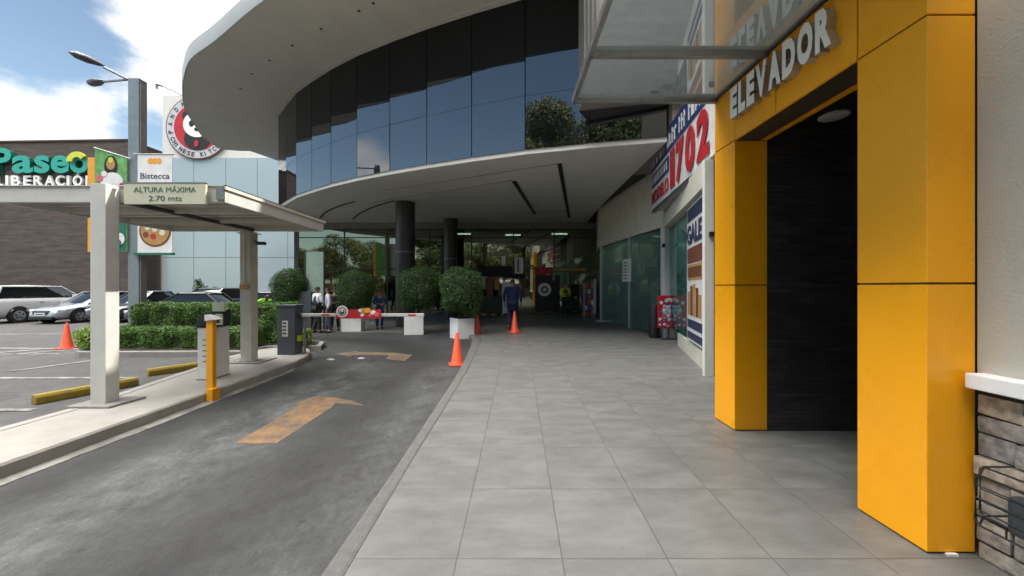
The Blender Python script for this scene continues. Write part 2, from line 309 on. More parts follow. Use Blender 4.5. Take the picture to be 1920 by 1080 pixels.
def stone():
    m, n, l, p = nodes('ledger_stone')
    g = n.new('ShaderNodeNewGeometry'); cr = n.new('ShaderNodeValToRGB')
    e = cr.color_ramp.elements; e[0].position = 0; e[0].color = (.16, .16, .155, 1); e[1].position = 1; e[1].color = (.32, .25, .18, 1)
    for ps, c in ((.3, (.30, .27, .235)), (.6, (.20, .20, .20)), (.8, (.38, .33, .27))):
        q = e.new(ps); q.color = (*c, 1)
    l.new(g.outputs['Random Per Island'], cr.inputs[0])
    t = n.new('ShaderNodeTexCoord'); a = n.new('ShaderNodeTexNoise'); a.inputs['Scale'].default_value = 22; a.inputs['Detail'].default_value = 8; l.new(t.outputs['Object'], a.inputs['Vector'])
    q = n.new('ShaderNodeMapRange'); q.inputs['From Min'].default_value = .3; q.inputs['From Max'].default_value = .7; q.inputs['To Min'].default_value = .55; q.inputs['To Max'].default_value = 1.4; l.new(a.outputs['Fac'], q.inputs[0])
    mu = n.new('ShaderNodeVectorMath'); mu.operation = 'SCALE'; l.new(cr.outputs[0], mu.inputs[0]); l.new(q.outputs[0], mu.inputs['Scale'])
    l.new(mu.outputs[0], p.inputs['Base Color']); p.inputs['Roughness'].default_value = .85
    bp = n.new('ShaderNodeBump'); bp.inputs['Strength'].default_value = .9; bp.inputs['Distance'].default_value = .012; l.new(a.outputs['Fac'], bp.inputs['Height']); l.new(bp.outputs[0], p.inputs['Normal'])
stone()
def leafmat(name, c1, c2, trans=.25):
    m, n, l, p = nodes(name)
    g = n.new('ShaderNodeNewGeometry'); mx = n.new('ShaderNodeMixRGB'); mx.inputs[1].default_value = (*c1, 1); mx.inputs[2].default_value = (*c2, 1)
    l.new(g.outputs['Random Per Island'], mx.inputs[0])
    l.new(mx.outputs[0], p.inputs['Base Color']); p.inputs['Roughness'].default_value = .5
    tr = n.new('ShaderNodeBsdfTranslucent'); l.new(mx.outputs[0], tr.inputs[0])
    ms = n.new('ShaderNodeMixShader'); ms.inputs[0].default_value = trans
    l.new(p.outputs[0], ms.inputs[1]); l.new(tr.outputs[0], ms.inputs[2]); l.new(ms.outputs[0], n['Material Output'].inputs[0])
leafmat('leaf_dark', (.025, .07, .015), (.075, .16, .035))
leafmat('leaf_hedge', (.035, .095, .012), (.10, .21, .028))
leafmat('leaf_lime', (.12, .22, .02), (.26, .38, .04))
leafmat('leaf_tree', (.03, .05, .014), (.11, .13, .035))
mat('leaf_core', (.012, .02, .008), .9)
def carpaint(name, col, metal=.0):
    m, n, l, p = nodes(name); p.inputs['Base Color'].default_value = (*col, 1); p.inputs['Metallic'].default_value = metal
    p.inputs['Roughness'].default_value = .28; p.inputs['Coat Weight'].default_value = 1; p.inputs['Coat Roughness'].default_value = .04
carpaint('paint_white', (.66, .67, .68)); carpaint('paint_silver', (.45, .50, .56), .5); carpaint('paint_black', (.012, .013, .015)); carpaint('paint_navy', (.03, .04, .06))
mat('car_glass', (.01, .012, .014), .04, var=0, rvar=0, spec=.8); mat('rim', (.5, .5, .52), .3, metal=.7); mat('headlight', (.75, .78, .82), .1, var=0)
M = MATS

# ------------------------------------------------------------------ builders
COL = S.collection
def link(o, parent=None):
    COL.objects.link(o)
    if parent is not None: o.parent = parent
    return o
def tag(o, label=None, cat=None, group=None, kind=None):
    if label: o['label'] = label
    if cat: o['category'] = cat
    if group: o['group'] = group
    if kind: o['kind'] = kind
    return o
def thing(name, label, cat, loc=(0, 0, 0), rz=0, group=None):
    o = bpy.data.objects.new(name, None); o.empty_display_size = .2; link(o); o.location = loc; o.rotation_euler = (0, 0, rz)
    return tag(o, label, cat, group)
class MB:
    def __init__(s): s.v = []; s.f = []; s.T = Matrix.Identity(4)
    def add(s, vs, fs):
        b = len(s.v); s.v += [tuple(s.T @ Vector(v)) for v in vs]; s.f += [tuple(b+i for i in f) for f in fs]; return s
    def box(s, x0, x1, y0, y1, z0, z1):
        v = [(x0,y0,z0),(x1,y0,z0),(x1,y1,z0),(x0,y1,z0),(x0,y0,z1),(x1,y0,z1),(x1,y1,z1),(x0,y1,z1)]
        return s.add(v, [(0,3,2,1),(4,5,6,7),(0,1,5,4),(1,2,6,5),(2,3,7,6),(3,0,4,7)])
    def prism(s, poly, z0, z1):
        a = sum(poly[i][0]*poly[(i+1)%len(poly)][1]-poly[(i+1)%len(poly)][0]*poly[i][1] for i in range(len(poly)))
        if a < 0: poly = poly[::-1]
        n = len(poly); v = [(x, y, z0) for x, y in poly]+[(x, y, z1) for x, y in poly]
        return s.add(v, [tuple(range(n))[::-1], tuple(range(n, 2*n))]+[(i, (i+1) % n, n+(i+1) % n, n+i) for i in range(n)])
    def wall(s, a, b, t, z0, z1):      # vertical slab from a to b, thickness t to the right of a->b
        d = Vector((b[0]-a[0], b[1]-a[1])).normalized(); nn = Vector((d.y, -d.x))*t
        return s.prism([a, b, (b[0]+nn.x, b[1]+nn.y), (a[0]+nn.x, a[1]+nn.y)], z0, z1)
    def tube(s, pts, r, n=10, closed=False, caps=True):
        pts = [Vector(p) for p in pts]; m = len(pts); rs = r if isinstance(r, (list, tuple)) else [r]*m
        vs = []; up = Vector((0, 0, 1))
        for i, p in enumerate(pts):
            a = pts[(i-1) % m] if (closed or i > 0) else p; b = pts[(i+1) % m] if (closed or i < m-1) else p
            d = (b-a).normalized(); u = up.cross(d)
            if u.length < 1e-3: u = Vector((1, 0, 0))
            u.normalize(); v = d.cross(u)
            for k in range(n):
                t = 2*math.pi*k/n; vs.append(tuple(p+(u*math.cos(t)+v*math.sin(t))*rs[i]))
        fs = [(i*n+k, i*n+(k+1) % n, ((i+1) % m)*n+(k+1) % n, ((i+1) % m)*n+k) for i in range(m if closed else m-1) for k in range(n)]
        if caps and not closed: fs += [tuple(range(n))[::-1], tuple((m-1)*n+k for k in range(n))]
        return s.add(vs, fs)
    def lathe(s, prof, n=24, c=(0, 0)):
        vs = []; m = len(prof)
        for r, z in prof:
            for k in range(n):
                t = 2*math.pi*k/n; vs.append((c[0]+r*math.cos(t), c[1]+r*math.sin(t), z))
        fs = [(i*n+k, i*n+(k+1) % n, (i+1)*n+(k+1) % n, (i+1)*n+k) for i in range(m-1) for k in range(n)]
        fs += [tuple(range(n))[::-1], tuple((m-1)*n+k for k in range(n))]
        return s.add(vs, fs)
    def build(s, name, m, parent=None, bevel=0, smooth=False, world=True, seg=2):
        off = Vector((0, 0, 0))
        if parent is not None and world:
            q = parent
            while q is not None: off = off+q.location; q = q.parent
        me = bpy.data.meshes.new(name); me.from_pydata([tuple(Vector(v)-off) for v in s.v], [], s.f); me.update()
        if bevel:
            bm = bmesh.new(); bm.from_mesh(me); bmesh.ops.recalc_face_normals(bm, faces=bm.faces)
            es = [e for e in bm.edges if len(e.link_faces) == 2 and e.calc_face_angle(0) > .5]
            bmesh.ops.bevel(bm, geom=es, offset=bevel, segments=seg, affect='EDGES', profile=.6)
            bm.to_mesh(me); bm.free()
        me.materials.append(m)
        if smooth:
            me.polygons.foreach_set('use_smooth', [True]*len(me.polygons))
            if smooth != 'all': me.set_sharp_from_angle(angle=R(38))
        o = bpy.data.objects.new(name, me); link(o, parent); return o
def bx(name, m, b, parent=None, bevel=0, world=True):
    return MB().box(*b).build(name, m, parent, bevel, world=world)
def copy_tree(o, parent=None):
    c = o.copy(); COL.objects.link(c); c.parent = parent
    for ch in list(o.children): copy_tree(ch, c)
    return c
def loc_of(parent):
    off = Vector((0, 0, 0)); q = parent
    while q is not None: off += q.location; q = q.parent
    return off
def text(name, s, m, parent, origin, right, up, height, depth=.01, bold=0.0, width=None, align='LEFT', spacing=1.0, m2=None, world=True, shear=0):
    """flat or extruded lettering laid along right/up; origin = left end of baseline; height = cap height"""
    c = bpy.data.curves.new(name, 'FONT'); c.body = s; c.size = 1; c.extrude = 0; c.offset = bold; c.space_character = spacing; c.align_x = align; c.shear = shear
    c.resolution_u = 3
    o = bpy.data.objects.new(name+'_tmp', c); COL.objects.link(o)
    dg = bpy.context.evaluated_depsgraph_get(); me = bpy.data.meshes.new_from_object(o.evaluated_get(dg))
    bpy.data.objects.remove(o); bpy.data.curves.remove(c)
    xs = [v.co.x for v in me.vertices]
    if not xs: return None
    x0, x1 = min(xs), max(xs)
    cap = .72; k = height/cap; kx = k if width is None else width/(x1-x0)
    rt = Vector(right).normalized(); upv = Vector(up).normalized(); nn = rt.cross(upv)
    off = loc_of(parent) if (parent is not None and world) else Vector((0, 0, 0))
    bm = bmesh.new(); bm.from_mesh(me)
    if depth > 0:
        r = bmesh.ops.extrude_face_region(bm, geom=list(bm.faces))
        nv = [e for e in r['geom'] if isinstance(e, bmesh.types.BMVert)]
        for v in nv: v.co.z = 1
    xs0 = x0 if align == 'LEFT' else 0
    for v in bm.verts:
        z = v.co.z; x = (v.co.x-xs0)*kx; y = v.co.y*k
        v.co = Vector(origin)+rt*x+upv*y+nn*(depth*z)-off
    bmesh.ops.recalc_face_normals(bm, faces=bm.faces)
    me2 = bpy.data.meshes.new(name)
    if m2 is not None:
        for f in bm.faces:
            f.material_index = 0 if abs(f.normal.dot(nn)) > .7 else 1
    [setattr(f, 'smooth', False) for f in bm.faces]; bm.to_mesh(me2); bm.free(); bpy.data.meshes.remove(me)
    me2.materials.append(m)
    if m2 is not None: me2.materials.append(m2)
    o = bpy.data.objects.new(name, me2); link(o, parent); return o
def disc(name, m, parent, c, right, up, r, nn_off=0, n=40, r_in=0, depth=.01, sx=1.0, world=True, a0=0, a1=2*math.pi):
    rt = Vector(right).normalized(); u = Vector(up).normalized(); nn = rt.cross(u); C0 = Vector(c)+nn*nn_off
    mb = MB(); full = abs(a1-a0-2*math.pi) < 1e-6; k = n if full else n+1; vs = []
    for j in range(k):
        t = a0+(a1-a0)*j/n; d = rt*math.cos(t)*sx+u*math.sin(t)
        vs += [tuple(C0+d*r), tuple(C0+d*r_in), tuple(C0+d*r+nn*depth), tuple(C0+d*r_in+nn*depth)]
    fs = []
    for j in range(n):
        a = 4*j; b = 4*((j+1) % k)
        fs += [(a+2, b+2, b+3, a+3), (a, b, b+2, a+2), (a+1, a+3, b+3, b+1), (a, a+1, b+1, b)]
    mb.add(vs, fs)
    return mb.build(name, m, parent, world=world)
def P(px, py, Y): return Vector(((px-956)/700*Y, Y, 1.55+(542-py)/700*Y))
def spline(pts, sub=6):
    out = []; p = [Vector(q) for q in pts]
    for i in range(len(p)-1):
        a = p[max(i-1, 0)]; b = p[i]; c = p[i+1]; d = p[min(i+2, len(p)-1)]
        for j in range(sub):
            t = j/sub; out.append(tuple(.5*((2*b)+(c-a)*t+(2*a-5*b+4*c-d)*t*t+(-a+3*b-3*c+d)*t**3)))
    out.append(tuple(p[-1])); return out
def leaves(rng, centres, normals, size, spread=.6):
    """small leaf quads (two triangles folded) around given centres"""
    n = len(centres); c = np.asarray(centres, float)
    d = np.asarray(normals, float)+rng.normal(0, spread, (n, 3)); d /= np.linalg.norm(d, axis=1)[:, None]+1e-9
    r = rng.normal(0, 1, (n, 3)); u = np.cross(d, r); u /= np.linalg.norm(u, axis=1)[:, None]+1e-9; v = np.cross(d, u)
    s = size*rng.uniform(.6, 1.3, n)[:, None]
    V = np.stack([c-u*s, c-v*s*.45, c+u*s, c+v*s*.45], 1).reshape(-1, 3)
    F = np.arange(4*n).reshape(n, 4)
    return V, F
def mesh_np(name, V, F, m, parent=None, world=True):
    off = np.array(loc_of(parent)) if (parent is not None and world) else np.zeros(3)
    me = bpy.data.meshes.new(name); V = V-off; n = len(V); k = len(F)
    me.vertices.add(n); me.vertices.foreach_set('co', V.astype(np.float32).ravel())
    me.loops.add(k*4); me.loops.foreach_set('vertex_index', F.astype(np.int32).ravel())
    me.polygons.add(k); me.polygons.foreach_set('loop_start', np.arange(0, 4*k, 4, dtype=np.int32))
    me.update(calc_edges=True); me.validate(); me.materials.append(m)
    o = bpy.data.objects.new(name, me); link(o, parent); return o
# ================================================================== SETTING
def struct(o): o['kind'] = 'structure'; return o
ZR = -.13
struct(MB().box(-900, 900, -900, 900, -.6, -.2).build('ground', M['ground']))
struct(MB().prism([(-70, -70), (4, -70), (4, 14.2), (-12, 14.2), (-12, 34), (-70, 34)], -.19, ZR-.006).build('parking_lot', M['lot_asphalt']))
LX = -.905
kin = [(-.89, -12), (-.89, 2.02), (-.87, 3.53), (-.83, 4.78), (-.79, 6.78), (-.80, 9), (-.83, 11.1), (-.95, 12.0)]
kout = [(-1.04, -12), (-1.02, 2.02), (-.985, 3.17), (-.94, 6.27), (-.965, 8), (-1.03, 9.77), (-1.12, 11.2), (-1.30, 11.9)]
# lane between the island and the pavement, then bending left under the barrier
lane = [(-4.45, -12), (-1.0, -12), (-.95, 6), (-1.0, 12.6), (-2.4, 13.35), (-4.5, 13.7), (-7.5, 13.9), (-8.7, 13.9), (-8.7, 11.6), (-6.1, 11.6), (-5.3, 9.9), (-5.02, 9.2), (-4.6, 8.6), (-4.45, 7.8)]
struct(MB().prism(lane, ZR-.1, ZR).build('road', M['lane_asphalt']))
side = kin+[(-.95, 13.0), (-.95, 20.9), (12, 20.9), (12, -12)]
struct(MB().prism(side, -.18, 0).build('pavement', M['paving']))
kb = MB(); kb.prism(kin[:-1]+[(-.93, 11.85), (-.97, 12.25), (-1.25, 12.5), (-1.6, 12.6), (-1.65, 12.42), (-1.35, 12.25)]+kout[::-1], -.19, .003)
struct(kb.build('kerb', M['kerb'], bevel=.025))
plz = [(-.955, 12.62), (-.955, 20.9), (-12, 20.9), (-12, 13.9), (-7.5, 13.9), (-4.5, 13.7), (-2.4, 13.35), (-1.7, 12.95), (-1.6, 12.62)]
struct(MB().prism(plz, -.17, ZR+.004).build('plaza', M['plaza_paving']))
# traffic island
isl = [(-4.47, -3), (-4.45, 4), (-4.47, 7.8), (-4.62, 8.6), (-4.95, 9.25), (-5.3, 9.62), (-5.9, 9.6), (-6.3, 9.2), (-6.28, 8.4), (-5.95, 6.6), (-5.63, 4.9), (-5.68, -3)]
def inset(poly, d):
    n = len(poly); a = sum(poly[i][0]*poly[(i+1) % n][1]-poly[(i+1) % n][0]*poly[i][1] for i in range(n)); s = 1 if a > 0 else -1; out = []
    for i in range(n):
        p0, p1, p2 = Vector(poly[i-1]), Vector(poly[i]), Vector(poly[(i+1) % n])
        e1 = (p1-p0).normalized(); e2 = (p2-p1).normalized(); t = (e1+e2).normalized(); nn = Vector((-t.y, t.x))*s
        out.append(tuple(p1+nn*d/max(.5, abs(nn.dot(Vector((-e1.y, e1.x)))))))
    return out
ii = inset(isl, .17)
km = MB(); n = len(isl)
prof = [(0, -.16), (0.0, -.02), (.02, .002), (.16, .006), (.17, -.02)]
rings = [inset(isl, d) if d else isl for d, z in prof]
vs = [(x, y, z) for (d, z), rg in zip(prof, rings) for x, y in rg]
km.add(vs, [(j*n+i, j*n+(i+1) % n, (j+1)*n+(i+1) % n, (j+1)*n+i) for j in range(len(prof)-1) for i in range(n)])
struct(km.build('island_kerb', M['concrete']))
struct(MB().prism(inset(isl, .168), -.15, 0).build('island_paving', M['concrete']))
struct(MB().prism([(-4.46, -3), (-4.30, -3), (-4.31, 2), (-4.27, 4.5), (-4.32, 7.4), (-4.46, 7.8)], ZR+.001, ZR+.006).build('gutter', M['gutter']))
# planting bed behind the island
bed = [(-10.6, 9.1), (-10.3, 8.92), (-6.35, 9.0), (-6.35, 9.75), (-5.0, 9.9), (-5.25, 10.6), (-6.3, 11.3), (-10.2, 11.4), (-10.8, 10.9), (-10.95, 9.8)]
struct(MB().prism(bed, -.16, .0).build('bed_kerb', M['concrete_grey'], bevel=.02))
struct(MB().prism(inset(bed, .14), -.1, .02).build('bed_soil', M['soil']))
# markings
def paint(name, poly, m, z=ZR+.004): return struct(MB().prism(poly, z-.003, z).build(name, m))
paint('road_arrow', [(-2.95, 4.0), (-2.5, 4.0), (-2.48, 5.2), (-2.52, 5.40), (-2.05, 5.27), (-2.33, 5.50), (-2.6, 5.63), (-2.96, 5.76), (-3.10, 5.42), (-2.98, 5.3)], M['arrow_paint'])
paint('road_arrow', [(-4.42, 9.42), (-3.86, 8.98), (-3.88, 9.22), (-2.98, 9.15), (-2.87, 8.65), (-2.39, 8.46), (-2.40, 9.2), (-2.95, 9.52), (-3.92, 9.62), (-4.0, 9.75)], M['arrow_paint_faded'])
for q in ([(-16.5, 10.25), (-11.2, 10.05), (-11.2, 10.2), (-16.5, 10.42)], [(-20, 13.2), (-14.5, 13.2), (-14.5, 13.36), (-20, 13.36)],
          [(-12.5, 9.35), (-11.9, 10.0), (-11.6, 10.0), (-12.2, 9.35)], [(-13.4, 9.35), (-12.8, 10.0), (-12.5, 10.0), (-13.1, 9.35)], [(-14.6, 9.35), (-14.0, 10.0), (-13.6, 10.0), (-14.2, 9.35)],
          [(-14.5, 9.2), (-11.3, 9.3), (-11.3, 9.4), (-14.5, 9.3)],
          [(-16, 6.78), (-6.9, 6.85), (-6.9, 6.95), (-16, 6.88)], [(-12, 5.0), (-6.5, 5.05), (-6.5, 5.15), (-12, 5.10)], [(-9.4, 9.0), (-9.3, 9.0), (-9.9, 7.4), (-10.0, 7.4)]):
    paint('parking_line', q, M['line_paint'])
for x, y in ((-4.2, 8.55), (-3.55, 8.7)):
    tag(MB().prism([(x, y), (x+.13, y-.03), (x+.16, y+.06), (x+.03, y+.1)], ZR+.005, ZR+.02).build('paper_scrap', M['paper']),
        'white paper scrap on the asphalt by the '+('island tip' if x < -4 else 'curved yellow arrow under the barrier'), 'litter')

# ================================================================== ROUND MALL BUILDING
FP = [(3.87, 9.2), (2.05, 9.62), (.42, 10.08), (-1.08, 10.66), (-2.49, 11.26), (-3.80, 11.88), (-5.12, 12.57), (-6.37, 13.35), (-7.48, 14.15), (-8.53, 14.97), (-9.55, 16.0), (-10.5, 17.0), (-11.15, 18.3), (-11.6, 19.7), (-11.9, 21.2)]
mall = thing('mall_building', 'large round mall entrance building with sweeping oval roof and dark mirrored glass band', 'building', (0, 14, 0))
ZC, ZS = 5.25, 9.32
rr = random.Random(3)
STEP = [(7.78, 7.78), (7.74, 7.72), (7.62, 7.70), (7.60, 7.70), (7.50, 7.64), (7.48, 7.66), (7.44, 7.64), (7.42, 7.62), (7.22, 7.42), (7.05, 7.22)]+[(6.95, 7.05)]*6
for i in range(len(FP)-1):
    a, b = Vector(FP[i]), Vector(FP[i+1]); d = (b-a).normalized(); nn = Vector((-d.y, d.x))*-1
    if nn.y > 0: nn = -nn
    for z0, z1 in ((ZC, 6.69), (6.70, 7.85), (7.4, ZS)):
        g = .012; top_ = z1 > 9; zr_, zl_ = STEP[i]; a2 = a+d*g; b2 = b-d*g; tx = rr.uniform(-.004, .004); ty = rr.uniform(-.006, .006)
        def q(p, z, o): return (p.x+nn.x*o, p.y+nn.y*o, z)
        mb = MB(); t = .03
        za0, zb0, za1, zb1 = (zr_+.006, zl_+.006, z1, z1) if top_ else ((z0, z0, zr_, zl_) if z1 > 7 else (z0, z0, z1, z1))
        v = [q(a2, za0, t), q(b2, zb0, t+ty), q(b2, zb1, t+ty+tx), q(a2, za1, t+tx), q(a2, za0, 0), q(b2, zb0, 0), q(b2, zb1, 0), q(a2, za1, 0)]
        mb.add(v, [(0, 1, 2, 3), (4, 7, 6, 5), (0, 4, 5, 1), (1, 5, 6, 2), (2, 6, 7, 3), (3, 7, 4, 0)]); mb.build('glass_panel' if not top_ else 'upper_panel', M['dark_top_glass' if top_ else 'facade_glass'], mall)
back = [(p[0], p[1]+.03) for p in FP]
MB().prism(back+[(-11.9, 30), (10, 30), (10, 9.3)], ZC+.02, ZS-.02).build('wall', M['black'], mall)
# ceiling over the drop-off, left open along its right-hand edge
ceil_poly = [(3.87, 9.21)]+[(p[0], p[1]+.005) for p in FP[1:]]+[(-11.9, 21.2), (4.3, 21.2), (4.05, 17.0), (3.95, 14)]
MB().prism(ceil_poly, ZC-.12, ZC+.01).build('ceiling', M['ceiling'], mall)
def slot(p, q, wd, m='black'):
    a, b = Vector(p), Vector(q); d = (b-a).normalized(); nn = Vector((-d.y, d.x))*wd/2
    MB().prism([tuple(a+nn), tuple(b+nn), tuple(b-nn), tuple(a-nn)], ZC-.15, ZC-.124).build('ceiling_slot', M[m], mall)
def gc(px, py): Y = 700*(ZC-.15-1.55)/(542-py); return ((px-956)/700*Y, Y)
slot(gc(1049, 312), gc(1067, 412), .13); slot(gc(964, 345), gc(1003, 406), .14)
for pts in ([(600, 414), (612, 402), (640, 390), (665, 383)], [(662, 416), (675, 405), (705, 391), (740, 381)]):
    pl = [Vector(q) for q in spline([gc(*p) for p in pts], 5)]
    mb = MB()
    for a, b in zip(pl[:-1], pl[1:]):
        d = (b-a).normalized(); nn = Vector((-d.y, d.x))*.05; mb.prism([tuple(a+nn), tuple(b+nn), tuple(b-nn), tuple(a-nn)], ZC-.14, ZC-.124)
    mb.build('ceiling_slot', M['black'], mall)
for pts in ([(960, 343), (700, 384)], [(1045, 312), (720, 362)], [(1063, 400), (860, 408)]):
    a, b = gc(*pts[0]), gc(*pts[1]); slot(a, b, .018, 'grey_cladding')
# oval roof
edge = spline([(1.78, 8.9), (1.77, 7.26), (-1.0, 7.95), (-4.0, 8.95), (-6.46, 10.03), (-9.25, 11.77), (-10.86, 12.74), (-12.09, 13.87), (-12.95, 14.8), (-14.1, 16.2), (-15.1, 17.9), (-15.85, 19.3), (-16.2, 20.6), (-16.1, 21.15)], 5)
rp = edge+[(-15.4, 21.35), (-12, 21.4), (-12, 30), (10, 30), (10, 8.94), (1.8, 8.94)]
MB().prism(rp, ZS, ZS+.04).build('soffit', M['soffit'], mall)
mb = MB(); m2 = len(edge); vs = []
cen = Vector((-3, 18))
for (x, y) in edge:
    o = (Vector((x, y))-cen).normalized()
    for k, (dd, z) in enumerate(((0.0, ZS+.003), (.005, ZS-.012), (.03, ZS-.010), (.04, ZS+.02), (.05, ZS+.50), (.02, ZS+.53), (-1.5, ZS+.62))): vs.append((x+o.x*dd, y+o.y*dd, z))
K = 7
mb.add(vs, [(i*K+k, (i+1)*K+k, (i+1)*K+k+1, i*K+k+1) for i in range(m2-1) for k in range(K-1)])
mb.build('roof_edge', M['roof_edge'], mall, smooth=True)
MB().prism([(x*.93-.2, 18+(y-18)*.9) for x, y in edge]+[(-12, 30), (1.5, 30)], ZS+.05, ZS+.55).build('roof', M['roof_edge'], mall)
for px, py in ((472, 142), (505, 117), (548, 89), (602, 58), (673, 24), (451, 170), (700, 10)):
    Y = 700*(ZS-1.55)/(542-py); MB().lathe([(.045, ZS-.012), (.045, ZS+.002)], 16, ((px-956)/700*Y, Y)).build('downlight', M['dark_steel'], mall)
slot2 = MB()
for (a, b) in zip(FP[1:-2], FP[2:-1]):
    A, B = Vector(a), Vector(b); d = (B-A).normalized(); nn = Vector((-d.y, d.x)); nn = -nn if nn.y > 0 else nn
    slot2.prism([tuple(A+nn*.03), tuple(B+nn*.03), tuple(B+nn*.20), tuple(A+nn*.20)], ZS-.022, ZS-.004)
slot2.build('shadow_gap', M['soffit'], mall)
# round columns
for px, Y, r in ((760, 15.8, .40), (845, 19.6, .36)):
    x = (px-956)/700*Y; z0 = ZR
    MB().lathe([(r, z0), (r, ZC-.13)], 40, (x, Y)).build('column', M['column_dark'], mall, smooth=True)
    MB().lathe([(r+.006, 3.0), (r+.006, 3.02)], 40, (x, Y)).build('column_joint', M['grey_cladding'], mall, smooth=True)
# upper blocks at the right of the drum
MB().box(1.78, 12, 8.95, 12.3, 6.1, 12).build('upper_wall', M['grey_cladding'], mall)
for k in range(3):
    x = 1.78+.06*k; MB().box(1.84+.1*k, 1.86+.1*k, 8.92, 8.949, 6.1, 12).build('cladding_rib', M['concrete_grey'], mall)
MB().box(1.70, 4.4, 8.80, 8.949, 6.02, 6.12).build('sill', M['roof_edge'], mall)
MB().box(3.92, 7.0, 9.0, 12, 5.16, 6.05).build('upper_wall', M['upper_wall'], mall)
# black sheet standing in for the shade in the gap above the shop wall
MB().box(3.9, 7.2, 9.3, 21, 5.6, 5.66).build('shade_sheet', M['black'], mall)
# glazed lobby front
YL = 21.0
lob = mall
xs = [-11.9, -9.3, -6.9, -4.5, -2.15, .2, 2.5, 4.86]
for a, b in zip(xs[:-1], xs[1:]):
    for z0, z1 in ((0 if b > -1 else ZR, 2.55), (2.6, 4.30), (4.35, ZC-.35)):
        if z0 < 1 and a > 1.5 and b < 4.9 and a < 2.6: pass
        MB().box(a+.03, b-.03, YL, YL+.012, z0, z1).build('lobby_pane', M['lobby_glass'], lob)
fr = MB()
for x in xs: fr.box(x-.03, x+.03, YL-.03, YL+.05, ZR, ZC-.12)
fr.build('mullion', M['dark_steel'], lob)
fr = MB(); fr.box(-11.9, 4.86, YL-.035, YL+.055, 2.55, 2.60); fr.box(-11.9, 4.86, YL-.035, YL+.055, 4.30, 4.35); fr.build('transom', M['dark_steel'], lob)
bx('beam', M['concrete_grey'], (-11.9, 4.9, YL-.25, YL+.3, ZC-.45, ZC-.13), lob)
# lobby room behind
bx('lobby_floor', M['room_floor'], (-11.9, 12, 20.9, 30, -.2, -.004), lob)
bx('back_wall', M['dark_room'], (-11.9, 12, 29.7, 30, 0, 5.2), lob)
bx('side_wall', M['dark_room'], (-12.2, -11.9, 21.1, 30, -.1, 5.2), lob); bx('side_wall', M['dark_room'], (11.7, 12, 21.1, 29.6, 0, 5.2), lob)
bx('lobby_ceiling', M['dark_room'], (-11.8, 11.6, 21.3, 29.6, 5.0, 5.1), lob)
# lamps seen in the lobby
for x, y in ((-3.0, 24), (.2, 24.5), (3.2, 24)):
    bx('ceiling_lamp', M['lamp_glow'], (x-.5, x+.5, y-.08, y+.08, 4.93, 4.98), lob)
# shop counter and things seen in the entrance
def at(px, py, Y): return P(px, py, Y)
def panel(name, m, px0, px1, py0, py1, Y, t=.05, parent=None, bevel=0):
    a = P(px0, py1, Y); b = P(px1, py0, Y); return bx(name, m, (a.x, b.x, Y, Y+t, a.z, b.z), parent, bevel)
k = thing('kiosk', 'dark snack kiosk with black fascia in the shade behind the largest round shrub', 'kiosk', (P(930, 560, 20.3).x, 20.3, 0))
panel('fascia', M['cloth_black'], 896, 960, 503, 522, 20.2, .3, k)
panel('counter', M['dark_room'], 898, 946, 560, 590, 20.25, .5, k)
panel('back_panel', M['brown_print'], 912, 925, 524, 560, 20.5, .05, k); panel('back_panel', M['cream_wall'], 899, 910, 520, 545, 20.5, .05, k); panel('menu_board', M['tan_print'], 927, 936, 522, 548, 20.5, .05, k)
k2 = panel('hanging_banner', M['white_print'], 965, 981, 487, 517, 20.3, .03); tag(k2, 'white and grey banner hanging above the entrance behind the person in navy', 'banner')
off = loc_of(k2)
bx('stripe', M['cloth_grey'], (P(970, 0, 20.3).x, P(973, 0, 20.3).x, 20.28, 20.298, P(0, 514, 20.3).z, P(0, 489, 20.3).z), k2)
k3 = panel('door_frame', M['cloth_black'], 958, 985, 518, 525, 20.3, .12); tag(k3, 'short black header bar below the hanging white banner', 'door header')
k4 = panel('standing_banner', M['paper'], 942, 958, 532, 592, 20.0, .03); tag(k4, 'tall white standing banner left of the person in navy', 'banner')
k5 = panel('narrow_banner', M['white_print'], 941, 948, 484, 502, 20.2, .03); tag(k5, 'narrow white sign above the dark kiosk fascia', 'sign')
# store with the round emblem
st = thing('food_stall', 'dark food stall inside the entrance with a round white and red emblem', 'food stall', (P(1030, 560, 20.6).x, 20.6, 0))
panel('fascia', M['tan_print'], 1038, 1100, 507, 512, 20.7, .1, st); panel('fascia', M['concrete_grey'], 1036, 1041, 512, 530, 20.7, .1, st)
panel('sign_panel', M['red_print'], 1004, 1034, 505, 518, 20.7, .05, st)
panel('counter', M['black'], 1004, 1050, 520, 588, 20.75, .3, st)
c = P(1021, 547, 20.68)
disc('emblem_ring', M['white_print'], st, c, (1, 0, 0), (0, 0, 1), .37, .0, r_in=.2, depth=.03)
disc('emblem_disc', M['brown_print'], st, c, (1, 0, 0), (0, 0, 1), .2, .0, depth=.03); disc('emblem_face', M['white_print'], st, c, (1, 0, 0), (0, 0, 1), .1, .03, depth=.01)
k6 = panel('striped_kerb', M['post_yellow'], 868, 945, 592.5, 595.5, 19.9, .12)
tag(k6, 'low black and yellow striped kerb stop at the foot of the dark kiosk', 'kerb stop')
for i in range(4): panel('stripe', M['black'], 876+18*i, 885+18*i, 592.2, 595.6, 19.89, .14, k6)
